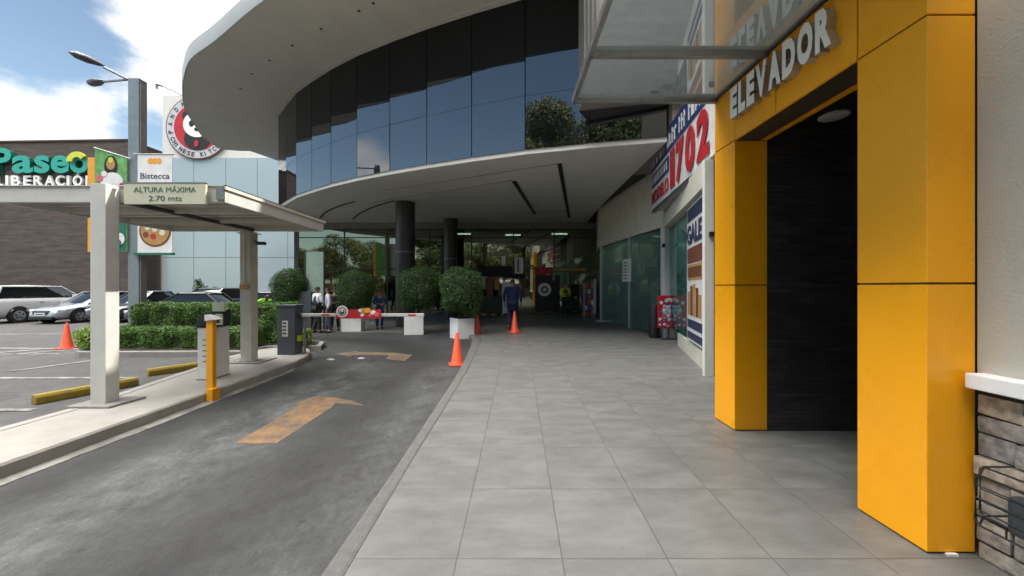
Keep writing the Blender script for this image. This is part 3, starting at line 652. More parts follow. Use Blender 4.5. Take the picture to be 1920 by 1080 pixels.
# magazine rack and bin at the right of the entrance
rk = thing('magazine_rack', 'wire rack filled with pink and white magazines by the glass shop door', 'rack', (P(1106, 590, 18.8).x, 18.8, 0), 0)
mb = MB(); X0 = P(1096, 0, 18.8).x; X1 = P(1114, 0, 18.8).x
for x in (X0, X1): mb.tube([(x, 18.8, 0), (x, 18.8, 1.75)], .018, 6); mb.tube([(x, 19.15, 0), (x, 19.15, 1.75)], .018, 6)
mb.build('rack_frame', M['alu_white'], rk)
for j in range(6):
    for i in range(3):
        mm = ('pink_print', 'white_print', 'red_print', 'blue_bright', 'tan_print')[(i*2+j) % 5]
        MB().box(X0+.03+i*.15, X0+.16+i*.15, 18.82, 18.84, .12+j*.27, .34+j*.27).build('magazine', M[mm], rk)
pn = panel('white_post', M['alu_white'], 1114, 1117.5, 527, 592, 18.7, .06); tag(pn, 'slim white upright post right of the magazine rack', 'post')
bn = MB().prism([(4.45, 18.6), (4.98, 18.6), (4.98, 19.1), (4.45, 19.1)], 0, 1.35); b_ = bn.build('teal_cabinet', M['cloth_blue'], bevel=.03); tag(b_, 'teal blue cabinet standing just inside the glass shop corner', 'cabinet')

# ================================================================== SHOPS ON THE RIGHT
shop = thing('shop_building', 'row of glass fronted shops with cream upper wall along the pavement', 'building', (4, 10, 0))
A_, B_, C_ = (4.66, 11.5), (4.14, 17.4), (4.86, 21.0)
MB().prism([A_, B_, C_, (5.2, 21), (4.45, 17.45), (4.96, 11.5)], 3.40, 5.6).build('upper_band', M['cream_wall'], shop)
MB().prism([(4.72, 11.6), (4.20, 17.4), (4.23, 17.4), (4.75, 11.6)], .0, 3.40).build('shop_glass', M['shop_glass'], shop)
MB().prism([(4.2, 17.4), (4.84, 20.95), (4.88, 20.95), (4.24, 17.4)], .0, 3.40).build('shop_glass', M['shop_glass'], shop)
def onl(t, a=(4.70, 11.6), b=(4.18, 17.4)): return (a[0]+(b[0]-a[0])*t, a[1]+(b[1]-a[1])*t)
for t in (.97, .42):
    x, y = onl(t); wdt = .14 if t > .9 else .03
    MB().box(x-.03, x+wdt, y-wdt/2, y+wdt/2, 0, 3.42).build('door_frame', M['alu_white'], shop)
x, y = onl(.93); MB().prism([(x-.32, y-.5), (x+.3, y-.6), (x+.3, y+.1), (x-.32, y+.1)], .0, .035).build('door_mat_sill', M['alu_white'], shop)
for t, w_ in ((.30, .6), (.62, .5)):
    pass
bx('shop_floor', M['room_floor'], (4.9, 11.5, 4.6, 20.8, -.1, .006), shop)
bx('shop_back', M['shop_wall'], (7.6, 7.7, 4.6, 20.8, 0, 3.7), shop); bx('shop_ceiling', M['shop_wall'], (4.95, 7.6, 11.6, 20.8, 3.5, 3.6), shop)
bx('shop_partition', M['shop_wall'], (5.0, 7.6, 11.55, 11.65, 0, 3.5), shop); bx('shop_partition', M['shop_wall'], (5.0, 7.6, 20.7, 20.8, 0, 3.5), shop)
bx('shop_counter', M['brown_print'], (6.4, 7.0, 12.3, 17, 0, 1.1), shop)
for yy_ in (13.1, 14.7, 16.4, 18.6): bx('tube_fill_lamp', M['lamp_glow'], (5.5, 6.9, yy_, yy_+.10, 3.40, 3.45), shop)  # extra tubes beyond the visible one added to brighten the interior
rq = random.Random(9)
for j in range(26):
    yy_ = 12.0+rq.random()*7.8; zz_ = rq.choice((.9, 1.35, 1.8, 2.2)); bx('shelf_goods', M[rq.choice(('white_print', 'tan_print', 'brown_print', 'blue_bright', 'cloth_grey', 'sky_print'))], (7.35-rq.random()*.06, 7.59, yy_, yy_+.3+.4*rq.random(), zz_, zz_+.15+.2*rq.random()), shop)
for zz_ in (.86, 1.31, 1.76, 2.16): bx('shelf', M['alu_white'], (7.3, 7.6, 11.9, 20.3, zz_, zz_+.03), shop)
for yy_ in (12.6, 15.4): bx('display_case', M['alu_white'], (5.3, 5.9, yy_, yy_+1.2, 0, 1.15), shop)
# notice on the glass
a, b = onl(.50), onl(.36)
mb = MB(); mb.wall((a[0]-.06, a[1]), (b[0]-.06, b[1]), .012, 1.75, 2.60); nt_ = mb.build('window_notice', M['paper']); tag(nt_, 'white printed notice fixed to the shop window', 'notice')
for j in range(6):
    MB().wall((a[0]-.068-.0, a[1]-.12), (b[0]-.065, b[1]+.1), .006, 1.85+.12*j, 1.89+.12*j).build('print_line', M['cloth_grey'], nt_)
# pillars
MB().box(4.68, 5.0, 11.3, 11.6, 0, 3.9).build('pillar', M['alu_white'], shop, bevel=.01)
MB().box(3.37, 3.53, 6.46, 6.54, 0, 3.75).build('pillar', M['alu_white'], shop, bevel=.006)
MB().box(3.44, 3.53, 6.41, 6.459, 2.42, 2.5).build('sensor', M['black'], shop); MB().box(4.60, 4.66, 11.2, 11.3, 2.75, 2.85).build('sensor', M['black'], shop)
# fascia box with the printed banner
f0, f1 = (4.25, 11.05), (3.28, 4.5)     # front line of fascia
fd = (Vector(f1)-Vector(f0)).normalized(); fn = Vector((fd.y, -fd.x)); fn = fn if fn.x < 0 else -fn
def fz(p): return p
mb = MB(); mb.prism([f0, f1, (6.2, 4.5), (6.2, 11.05)], 3.80, 5.48); mb.build('fascia', M['cream_wall'], shop)
mb = MB(); mb.prism([tuple(Vector(f0)+fn*.05), tuple(Vector(f1)+fn*.05), tuple(Vector(f1)-fn*.06), tuple(Vector(f0)-fn*.06)], 3.72, 3.80); mb.build('fascia_trim', M['brushed_steel'], shop)
bx('upper_wall', M['upper_wall'], (4.1, 12, 5.9, 11.0, 5.5, 8.6), shop)
bx('roof_slab', M['upper_wall'], (6.2, 12, 4.5, 11.55, 3.9, 5.49), shop)
# printed banner
bn = thing('shop_banner', 'big white banner with blue and red lettering above the angled shopfront', 'banner', (f0[0], f0[1], 3.9))
b0 = Vector(f0)+fn*.03; b1 = Vector(f1)+fn*.03
def bq(z0, z1, s0, s1, o=0): # quad strip on fascia between s0..s1 (metres along)
    p = b0+fd*s0+fn*o; q = b0+fd*s1+fn*o
    return MB().prism([tuple(p), tuple(q), tuple(q+fn*.012), tuple(p+fn*.012)], z0, z1)
LB = (b1-b0).length
bq(3.84, 5.5, 0, LB).build('banner_sheet', M['white_print'], bn)
bq(4.90, 5.501, -.002, LB*.95, .012).build('blue_band', M['blue_print'], bn)
up = (0, 0, 1); rt = (fd.x, fd.y, 0)
def bt(s, name, s0, z, h, wd, m, o=.03):
    p = b0+fd*s0+fn*o; return text(name, s, m, bn, (p.x, p.y, z), rt, up, h, .012, .02, wd)
rb = random.Random(4); s_ = .12
while s_ < LB*.9:      # blurred white lettering strokes of the top line
    wd_ = rb.uniform(.07, .16); bq(5.0, 5.0+rb.choice((.36, .36, .28)), s_, s_+wd_*.45, .026).build('letter_stroke', M['white_print'], bn)
    bq(5.0+rb.choice((0, .16, .30)), 5.06+rb.choice((0, .16, .30)), s_+wd_*.45, s_+wd_, .026).build('letter_stroke', M['white_print'], bn); s_ += wd_+rb.choice((.07, .09, .22))
bq(4.42, 4.80, .04, 1.85, .013).build('blue_band', M['blue_print'], bn); s_ = .15
while s_ < 1.7:
    bq(4.50, 4.72, s_, s_+.05, .026).build('letter_stroke', M['white_print'], bn); s_ += rb.uniform(.1, .2)
bt('MODELO', 'lettering', .1, 3.96, .34, 1.75, M['red_print'])
for ch, s0, wd_ in (('1', 2.02, .36), ('7', 2.5, .56), ('0', 3.17, .58), ('2', 3.87, .62)):
    p = b0+fd*s0+fn*.03; text('digit', ch, M['red_print'], bn, (p.x, p.y, 3.98), rt, up, .84, .012, .05, wd_)
# angled shop window
q0, q1 = (4.86, 11.3), (3.62, 6.7)
MB().wall(q0, q1, .02, .34, 3.5).build('shop_glass', M['teal_glass'], shop)
MB().prism([(3.40, 6.55), (4.62, 11.25), (6.2, 11.25), (6.2, 6.55)], 3.32, 3.79).build('bulkhead', M['cream_wall'], shop)
bx('shop_back', M['shop_wall'], (6.2, 6.3, 4.6, 11.2, 0, 3.3), shop)
for yy_ in (7.6, 9.4): bx('tube_fill_lamp', M['lamp_glow'], (4.9, 5.9, yy_, yy_+.1, 3.24, 3.29), shop)  # unseen tubes added to brighten the angled shop
MB().prism([(3.50, 6.62), (4.45, 9.9), (4.60, 9.9), (3.75, 6.62)], 0, .34).build('sill_wall', M['cream_wall'], shop)
MB().wall((4.35, 9.4), (4.32, 9.3), -.05, .34, 3.8).build('window_frame', M['alu_white'], shop)
bx('shop_side', M['cream_wall'], (5.02, 9.4, 11.3, 11.5, 0, 3.8), shop); bx('shop_side', M['cream_wall'], (3.76, 9.4, 4.5, 4.6, 0, 3.8), shop)
bx('filler_wall', M['cream_wall'], (3.532, 4.2, 6.545, 6.61, 0, 3.79), shop)
# tall poster
po = thing('window_poster', 'tall printed poster with blue block letters and brown panels in the angled shop window', 'poster', (3.75, 7.4, .4))
g0 = Vector((4.00, 8.35)); g1 = Vector((3.57, 6.80)); gd = (g1-g0).normalized(); gn = Vector((gd.y, -gd.x)); gn = gn if gn.x < 0 else -gn; GL = (g1-g0).length
def pq(u0, u1, z0, z1, m, o=0, nm='print_block'):
    a = g0+gd*(u0*GL)+gn*(.03+o); b = g0+gd*(u1*GL)+gn*(.03+o); MB().prism([tuple(a), tuple(b), tuple(b+gn*.006), tuple(a+gn*.006)], z0, z1).build(nm, M[m], po)
pq(0, 1, .40, 3.28, 'white_print', 0, 'poster_sheet')
pq(.05, .95, 2.95, 3.22, 'ink', .007); pq(.05, .95, 2.05, 2.38, 'brown_print', .007); pq(.06, .95, 1.70, 2.02, 'tan_print', .007); pq(.12, .9, 1.76, 1.96, 'brown_print', .014); pq(.05, .95, .45, .60, 'ink', .007); pq(.05, .95, .68, .86, 'ink', .007)
for i, hh in enumerate((.5, .62, .66, .58, .45)): pq(.08+.17*i, .22+.17*i, .95, .95+hh, 'brown_print' if i % 2 else 'tan_print', .007)
pp = g0+gd*.08+gn*.045; text('lettering', 'GALE', M['ink'], po, (pp.x, pp.y, 2.48), (gd.x, gd.y, 0), up, .38, .006, .04, GL*.88)
# red printed board on a stand, dark bin behind it
bd = thing('poster_stand', 'red and white patterned advertising board on a stand before the white pillar', 'advertising board', (4.65, 11.0, 0))
MB().box(4.35, 5.05, 10.98, 11.03, .33, 1.30).build('board', M['red_print'], bd, bevel=.03)
rg = np.random.default_rng(5)
for i in range(90):
    x = rg.uniform(4.41, 4.97); z = rg.uniform(.40, 1.2); r_ = rg.uniform(.015, .06); mm = ('white_print', 'pink_print', 'blue_bright', 'white_print', 'sky_print')[i % 5]
    disc('print_spot', M[mm], bd, (x, 10.975, z), (1, 0, 0), (0, 0, 1), r_, 0, n=7, depth=.002+.0002*i)
MB().box(4.62, 4.78, 10.965, 10.97, 1.16, 1.22).build('print_label', M['white_print'], bd)
MB().tube([(4.7, 11.06, .0), (4.7, 11.06, .5)], .03).build('stand_pole', M['dark_steel'], bd); MB().box(4.5, 4.9, 10.95, 11.2, 0, .03).build('stand_base', M['dark_steel'], bd)
MB().lathe([(.15, 0), (.16, .05), (.16, .98), (.14, 1.02)], 20, (4.42, 11.42)).build('bin', M['black'], smooth=True)
tag(bpy.data.objects['bin'], 'black cylindrical waste bin behind the red advertising board', 'bin')

# ================================================================== YELLOW ELEVATOR PORTAL
por = thing('elevator_portal', 'bright yellow panelled elevator entrance with black tiled interior wall', 'elevator entrance', (2.6, 3.3, 0))
ZL, ZT, ZJ = 3.13, 5.1, 1.57
g = .006
for (y0, y1, x1) in ((2.166, 2.6, 2.70), (4.02, 4.41, 2.77)):
    for z0, z1 in ((0.012, ZJ-g), (ZJ+g, ZL-g)):
        MB().box(2.42, x1, y0, y1, z0, z1).build('pier_panel', M['yellow_panel'], por, bevel=.004)
    MB().box(2.43, x1-.004, y0+.01, y1-.008, 0, ZL).build('pier_core', M['joint_dark'], por)
for a, b in ((2.166, 2.595), (2.605, 3.395), (3.405, 4.015), (4.025, 4.41)):
    MB().box(2.42, 2.70, a, b, ZL+g, ZT).build('lintel_panel', M['yellow_panel'], por, bevel=.004)
MB().box(2.435, 2.69, 2.18, 4.40, ZL-.004, ZT-.01).build('lintel_core', M['joint_dark'], por)
MB().box(2.42, 2.77, 2.606, 4.014, ZL-.003, ZL+.004).build('lintel_soffit', M['yellow_panel'], por)
for z0, z1 in ((0, ZJ-.005), (ZJ+.007, 3.6)): MB().box(2.772, 5.2, 4.02, 4.2, z0, z1).build('tiled_wall', M['black_tile'], por)
MB().box(2.773, 5.19, 4.012, 4.19, ZJ-.005, ZJ+.007).build('wall_trim', M['brushed_steel'], por)
MB().box(2.772, 5.2, 2.4, 4.018, 3.32, 3.4).build('lobby_ceiling', M['black'], por)
MB().box(5.2, 5.3, 2.2, 4.2, 0, 3.4).build('lobby_back', M['dark_room'], por); MB().box(2.71, 5.2, 2.3, 2.5, 0, 3.4).build('lobby_side', M['dark_room'], por)
dl = P(1563, 222, 3.85)
MB().lathe([(.001, 3.30), (.115, 3.297), (.13, 3.305), (.13, 3.319)], 28, ((1563-956)/700*3.85, 3.85)).build('downlight', M['lamp_off'], por, smooth=True)
# raised white letters: each its own piece, front face at x = 2.27
word = 'ELEVADOR'; W = [.105, .10, .105, .135, .135, .13, .14, .13]; tot = 1.25; gap = .022; sc = (tot-gap*7)/sum(W)
yy = 3.975
for ch, wd in zip(word, W):
    wd *= sc
    text('letter', ch, M['letter_white'], por, (2.42, yy, 3.352), (0, -1, 0), (0, 0, 1), .285, .075, .06, wd, m2=M['letter_side'])
    yy -= wd+gap
# stucco house wall with ledge and stone base
hw = thing('house_wall', 'pale grey stucco wall with white ledge over a rough stone base', 'wall', (2.75, 0, 0))
MB().box(2.705, 3.2, -8, 2.16, 1.0, 5.1).build('stucco', M['stucco'], hw)
MB().box(2.60, 2.71, -8, 2.135, .975, 1.06).build('ledge', M['planter_white'], hw, bevel=.008)
MB().box(2.705, 3.2, -8, 2.155, 0, 1.0).build('mortar', M['black'], hw)
rs = random.Random(11); mb = MB(); z = 0.0; hs = [.10, .14, .09, .15, .11, .13, .10, .12]
for r_, h in enumerate(hs):
    y = 2.15 if r_ != 6 else 2.15
    while y > -2.2:
        L_ = rs.uniform(.12, .36)
        if rs.random() < .25 and h > .11:
            hh = [(0, h*.5), (h*.5, h)]
        else: hh = [(0, h)]
        for a, b in hh:
            d = rs.uniform(.0, .035); o = [rs.uniform(-.006, .006) for _ in range(8)]
            x0 = 2.655+d; y0 = y-L_+.007; y1 = y-.004; z0 = z+a+.005; z1 = z+b-.005
            v = [(x0+o[0], y0, z0+o[1]), (2.71, y0, z0), (2.71, y1, z0), (x0+o[2], y1, z0+o[3]), (x0+o[4], y0, z1+o[5]), (2.71, y0, z1), (2.71, y1, z1), (x0+o[6], y1, z1+o[7])]
            mb.add(v, [(0,3,2,1),(4,5,6,7),(0,1,5,4),(1,2,6,5),(2,3,7,6),(3,0,4,7)])
        y -= L_
    z += h
mb.build('stone_base', M['ledger_stone'], hw, bevel=.011, smooth=True)
bx('upper_wall', M['upper_wall'], (2.78, 12, 2.2, 4.45, 3.45, 5.0), hw)
bx('upper_storey', M['stucco'], (2.9, 12, -12, 5.85, 5.12, 7.9), hw)
# wire rack by the stone wall
wr = thing('wire_rack', 'black wire rack with a dark box mounted before the stone wall', 'rack', (2.55, 1.9, .3))
def rrect(x, y0, y1, z0, z1, r, dx=0):
    pts = []
    for cx_, cz_, a0 in ((y1-r, z1-r, 0), (y0+r, z1-r, 90), (y0+r, z0+r, 180), (y1-r, z0+r, 270)):
        for k_ in range(5):
            t = R(a0+k_*22.5); pts.append((x, cx_+r*math.cos(t), cz_+r*math.sin(t)))
    return pts
mb = MB()
for x, dy, dz in ((2.50, 0, 0), (2.42, -.045, -.02)):
    mb.tube(rrect(x, 1.45+dy, 1.985+dy, .34+dz, .60+dz, .03), .0055, 8, closed=True)
for z_ in (.545, .48, .42): mb.tube([(2.50, 1.45, z_), (2.50, 1.985, z_)], .004, 6); mb.tube([(2.42, 1.405, z_-.02), (2.42, 1.94, z_-.02)], .004, 6)
for y_ in (1.6, 1.75, 1.88): mb.tube([(2.50, y_, .34), (2.50, y_, .28)], .004, 6)
for y_, z_ in ((1.97, .34), (1.97, .60), (1.47, .34), (1.47, .6)): mb.tube([(2.42, y_-.045, z_-.02), (2.50, y_, z_), (2.67, y_, z_)], .005, 6)
mb.build('wire_frame', M['black'], wr, smooth=True)
MB().box(2.425, 2.52, 1.42, 1.83, .345, .535).build('dark_box', M['dark_steel'], wr, bevel=.03)
tag(bx('paper_scrap', M['paper'], (2.52, 2.58, 2.145, 2.163, 0, .012)), 'tiny pale scrap at the foot of the near yellow pier', 'litter')

# glass canopy over the elevator
cg = thing('glass_canopy', 'flat glass canopy with steel frame projecting above the elevator letters', 'canopy', (1.6, 2.9, 3.75))
ZG = 3.75
for y0, y1 in ((1.3, 3.48), (3.53, 4.36)): MB().box(.76, 2.41, y0, y1, ZG, ZG+.012).build('glass_sheet', M['canopy_glass'], cg)
for y in (3.505, 4.37, 1.3): MB().box(.75, 2.42, y-.025, y+.025, ZG-.05, ZG+.03).build('cross_beam', M['brushed_steel'], cg, bevel=.004)
MB().box(.73, .775, 1.27, 4.40, ZG-.05, ZG+.03).build('edge_beam', M['brushed_steel'], cg, bevel=.004)
MB().box(2.395, 2.42, 1.27, 4.40, ZG-.02, ZG+.03).build('wall_bracket', M['dark_steel'], cg)
# ================================================================== GATE CANOPY, ISLAND FURNITURE
def post(x0, x1, y0, y1, name, label, bands=False):
    o = thing(name, label, 'post', ((x0+x1)/2, (y0+y1)/2, 0))
    return o
gc_ = thing('gate_canopy', 'white steel gate canopy on two square posts spanning the entry lane island', 'canopy', (-5.4, 6, 0))
x0, x1, y0, y1, z0, z1 = -7.0, -3.87, 5.07, 7.76, 2.70, 2.915
MB().box(x0, x1, y0, y0+.06, z0, z1).build('front_beam', M['white_metal'], gc_, bevel=.006)
MB().box(x1-.05, x1, y0+.061, y1, z0, z1).build('side_beam', M['white_metal'], gc_, bevel=.006)
MB().box(x1-.002, x1+.03, y0-.02, y1+.02, z1-.045, z1+.012).build('gutter_lip', M['cream_metal'], gc_)
MB().box(x1-.10, x1+.002, y0-.03, y0-.001, z0+.03, z1).build('corner_plate', M['brushed_steel'], gc_)
MB().box(x0, x0+.05, y0+.061, y1, z0, z1).build('side_beam', M['white_metal'], gc_)
MB().box(x0+.051, x1-.051, y1-.06, y1, z0, z1).build('rear_beam', M['cream_metal'], gc_)
mb = MB()
for i in range(9):
    y = y0+.1+i*.28; mb.box(x0+.05, x1-.05, y, y+.16, z0+.10, z0+.15)
mb.box(x0+.05, x1-.05, y0+.06, y1-.06, z0+.15, z0+.17); mb.build('roof_deck', M['deck_metal'], gc_)
for y in (5.9, 6.8): MB().box(x0+.05, x1-.05, y, y+.07, z0+.02, z0+.098).build('cross_beam', M['cream_metal'], gc_)
MB().tube([(-5.35, 5.12, z0+.03), (-5.3, 7.72, z0+.03)], .035).build('conduit', M['dark_steel'], gc_)
MB().box(x0-.02, x1+.03, y0-.02, y1+.03, z1, z1+.012).build('roof_sheet', M['cream_metal'], gc_)
# posts
MB().box(-5.47, -5.27, 4.865, 5.04, 0, 2.90).build('post', M['white_metal'], gc_, bevel=.008)
MB().prism([(-5.66, 4.75), (-5.10, 4.75), (-5.06, 5.2), (-5.66, 5.2)], -.01, .03).build('footing', M['concrete_grey'], gc_, bevel=.01)
MB().box(-5.56, -5.33, 7.70, 7.90, 0, 2.70).build('post', M['cream_metal'], gc_, bevel=.008)
MB().box(-5.55, -5.34, 7.68, 7.699, 1.0, 2.69).build('post_cover', M['deck_metal'], gc_)
MB().box(-5.50, -5.44, 7.66, 7.68, 1.62, 2.68).build('conduit', M['cream_metal'], gc_); MB().box(-5.52, -5.36, 7.62, 7.66, 1.50, 1.60).build('junction_box', M['tan_print'], gc_)
MB().prism([(-5.85, 7.5), (-5.05, 7.5), (-5.05, 8.1), (-5.85, 8.1)], -.01, .02).build('footing', M['concrete_grey'], gc_)
mb = MB(); mb.tube([(-5.30, 7.75, 2.50), (-5.15, 7.72, 2.45)], .02, 8); mb.box(-5.22, -5.06, 7.66, 7.76, 2.42, 2.48); mb.build('camera', M['dark_steel'], gc_)
for (px_, py_, w_) in ((-5.37, 4.95, .32), (-5.445, 7.8, .34)):
    if py_ < 6: continue     # cap plates with bolts
    MB().box(px_-w_/2, px_+w_/2, py_-.13, py_+.13, 2.655, 2.672).build('cap_plate', M['cream_metal'], gc_)
    for sx_ in (-1, 1): MB().lathe([(.014, .03), (.014, .055)], 8, (px_+sx_*.12, py_-.10)).build('anchor_bolt', M['grey_steel'], gc_)
    MB().box(px_-w_/2, px_+w_/2, py_-.14, py_+.14, .025, .034).build('base_plate', M['cream_metal'], gc_)
# height sign on the beam
hs_ = thing('height_sign', 'cream height limit sign with green lettering fixed to the canopy front', 'sign', (-4.6, 4.98, 2.65))
MB().box(-5.155, -4.065, 4.985, 5.02, 2.655, 2.935).build('board', M['sign_cream'], hs_, bevel=.004)
MB().box(-5.17, -4.05, 4.98, 5.03, 2.936, 2.948).build('board_cap', M['grey_steel'], hs_)
text('lettering', 'ALTURA MÁXIMA', M['green_ink'], hs_, (-5.02, 4.984, 2.815), (1, 0, 0), up, .072, .004, .0, .83)
text('lettering', '2.70 mts', M['green_ink'], hs_, (-4.82, 4.984, 2.70), (1, 0, 0), up, .072, .004, .0, .44)
# ticket machine
tm = thing('ticket_machine', 'white parking ticket cabinet with a black head behind the yellow post', 'ticket machine', (-4.93, 6.35, 0))
MB().box(-5.19, -4.97, 6.20, 6.62, 0.0, .87).build('cabinet', M['alu_white'], tm, bevel=.012)
MB().box(-5.20, -4.96, 6.19, 6.63, .0, .02).build('plinth', M['concrete_grey'], tm)
MB().box(-5.20, -4.96, 6.19, 6.63, .87, .885).build('cabinet_lid', M['dark_steel'], tm)
hd = MB(); hd.add([(-5.28, 6.22, .885), (-4.93, 6.22, .885), (-4.93, 6.60, .885), (-5.28, 6.60, .885), (-5.16, 6.26, 1.10), (-4.90, 6.26, 1.17), (-4.90, 6.56, 1.17), (-5.16, 6.56, 1.10)], [(0,3,2,1),(4,5,6,7),(0,1,5,4),(1,2,6,5),(2,3,7,6),(3,0,4,7)])
hd.build('machine_head', M['black'], tm, bevel=.02)
MB().box(-4.98, -4.78, 6.24, 6.30, 1.14, 1.29).build('display', M['screen_light'], tm, bevel=.008)
MB().box(-4.90, -4.79, 6.20, 6.24, .92, 1.10).build('ticket_slot', M['screen_light'], tm, bevel=.008)
MB().box(-4.87, -4.82, 6.192, 6.202, .95, 1.03).build('button', M['black'], tm)
MB().box(-4.91, -4.80, 6.24, 6.34, .90, 1.14).build('slot_housing', M['black'], tm)
for j in range(5): MB().box(-5.10, -5.02, 6.195, 6.2, .30+j*.09, .32+j*.09).build('vent_slot', M['concrete_grey'], tm)
# yellow guard post
yp = thing('guard_post', 'square yellow steel guard post standing at the island kerb', 'bollard', (-4.45, 5.6, 0))
MB().box(-4.50, -4.405, 5.53, 5.61, -.02, 1.05).build('post', M['post_yellow'], yp, bevel=.008)
MB().box(-4.44, -4.35, 5.46, 5.60, -.13, .05).build('foot', M['post_yellow'], yp, bevel=.006)
mb = MB(); mb.add([(-4.50, 5.50, 1.05), (-4.32, 5.50, 1.07), (-4.32, 5.62, 1.07), (-4.50, 5.62, 1.05), (-4.50, 5.50, 1.14), (-4.36, 5.50, 1.10), (-4.36, 5.62, 1.10), (-4.50, 5.62, 1.14)], [(0,3,2,1),(4,5,6,7),(0,1,5,4),(1,2,6,5),(2,3,7,6),(3,0,4,7)])
mb.build('sensor_cap', M['alu_white'], yp)
# barrier
br = thing('barrier_gate', 'dark grey barrier cabinet with a long white arm across the lane', 'barrier', (-5.08, 8.7, 0))
MB().box(-5.30, -4.90, 8.50, 8.85, 0, 1.10).build('cabinet', M['barrier_grey'], br, bevel=.012)
MB().box(-5.32, -4.88, 8.48, 8.87, 1.10, 1.14).build('cabinet_lid', M['barrier_grey'], br, bevel=.01)
MB().box(-5.18, -5.05, 8.49, 8.50, .42, .78).build('label_plate', M['paper'], br)
for j in range(4): MB().box(-5.165, -5.09, 8.484, 8.49, .47+.08*j, .51+.08*j).build('label_mark', M['cloth_grey'], br)
MB().box(-4.90, -4.84, 8.60, 8.78, .30, .42).build('reflector', M['leaf_yellow'], br)
MB().tube([(-4.9, 8.66, .90), (-4.82, 8.66, .90)], .06).build('pivot', M['dark_steel'], br)
za = .90
MB().box(-4.82, -1.99, 8.63, 8.69, za-.035, za+.035).build('arm', M['white_metal'], br, bevel=.006)
for xx in (-4.35, -2.35): MB().box(xx, xx+.18, 8.626, 8.63, za-.02, za+.02).build('arm_stripe', M['red_print'], br)
MB().tube([(-4.78, 8.70, -.05), (-4.78, 8.70, .84)], .03, 8).build('arm_rest', M['concrete_grey'], br)
ab = thing('arm_banner', 'red advertising strip with a round white emblem hung on the barrier arm', 'banner', (-3.5, 8.6, .9))
MB().box(-4.0, -2.97, 8.60, 8.615, .82, 1.03).build('strip', M['red_print'], ab)
c = (-3.86, 8.597, .985)
disc('emblem_ring', M['white_print'], ab, c, (1, 0, 0), up, .135, 0, depth=.004); disc('emblem_band', M['brown_print'], ab, c, (1, 0, 0), up, .098, .004, r_in=.078, depth=.003)
disc('emblem_face', M['black'], ab, (c[0], c[1], c[2]-.01), (1, 0, 0), up, .055, .005, depth=.004); disc('emblem_mark', M['white_print'], ab, (c[0], c[1], c[2]+.015), (1, 0, 0), up, .03, .009, depth=.003)
rg = np.random.default_rng(2)
for i, (dx, dz, r_, mm) in enumerate(((.62, .16, .07, 'tan_print'), (.72, .17, .06, 'orange_print'), (.55, .17, .035, 'white_print'), (.85, .12, .05, 'white_print'), (.93, .08, .05, 'pink_print'), (.6, .06, .035, 'white_print'), (.78, .05, .03, 'pink_print'))):
    disc('food_print', M[mm], ab, (-4.0+dx, 8.598, .84+dz), (1, 0, 0), up, r_, 0, n=10, depth=.003+.0006*i, sx=1.3)
# green glass screen and navy cabinet behind the barrier
gs = thing('glass_screen', 'upright pale green glass screen behind the two standing men', 'glass screen', (P(589, 0, 14.9).x, 14.9, ZR))
panel('pane', M['screen_green'], 573, 606, 476, 600, 14.9, .02, gs); panel('frame', M['dark_steel'], 570, 573, 474, 622, 14.88, .06, gs); panel('frame', M['dark_steel'], 606, 608, 474, 622, 14.88, .06, gs)
nv = panel('navy_cabinet', M['barrier_grey'], 556, 583, 551, 628, 14.4, .5, None, .02); tag(nv, 'dark navy cabinet standing between the left shrub and the glass screen', 'cabinet')

# ------------------------------------------------------------------ wheel stops
def stop(xa, ya, xb, yb, label):
    a = Vector((xa, ya)); b = Vector((xb, yb)); d = (b-a).normalized(); nn = Vector((-d.y, d.x)); mb = MB(); vs = []
    for p in (a, b):
        for o, z in ((-.08, ZR), (-.075, ZR+.09), (-.045, ZR+.13), (.045, ZR+.13), (.075, ZR+.09), (.08, ZR)): vs.append((p.x+nn.x*o, p.y+nn.y*o, z))
    mb.add(vs, [(i, (i+1) % 6, 6+(i+1) % 6, 6+i) for i in range(6)]+[(5, 4, 3, 2, 1, 0), (6, 7, 8, 9, 10, 11)])
    return tag(mb.build('wheel_stop', M['stop_paint'], bevel=.012), label, 'wheel stop', 'yellow wheel stops beside the island')
stop(-6.83, 5.35, -6.42, 6.42, 'worn yellow concrete wheel stop left of the near white post')
stop(-6.85, 7.05, -6.42, 7.72, 'shorter yellow wheel stop left of the ticket machine')
stop(-7.1, 4.55, -6.95, 5.0, 'yellow wheel stop cut by the left edge of the view')

# ------------------------------------------------------------------ cones
def cone(x, y, z, label, s=1.0, rz=0):
    t = thing('traffic_cone', label, 'traffic cone', (x, y, z), rz, 'orange traffic cones')
    MB().prism([(-.17*s, -.17*s), (.17*s, -.17*s), (.17*s, .17*s), (-.17*s, .17*s)], 0, .03*s).build('base', M['cone_orange'], t, .01, world=False)
    MB().lathe([(.14*s, .03*s), (.125*s, .05*s), (.028*s, .69*s), (.022*s, .70*s)], 28).build('cone_body', M['cone_orange'], t, smooth=True, world=False)
    return t
cone(-1.14, 8.05, ZR, 'orange traffic cone on the lane asphalt, nearest to the kerb', 1.0, .3)
cone(-1.12, 12.95, ZR, 'orange traffic cone right beside the front white planter', 1.0, .1)
cone(.16, 12.6, 0, 'orange traffic cone on the pavement before the person in navy', 1.03, .5)
cone(-12.1, 10.2, ZR, 'orange traffic cone in the car park at the hedge corner', 1.0, .2)

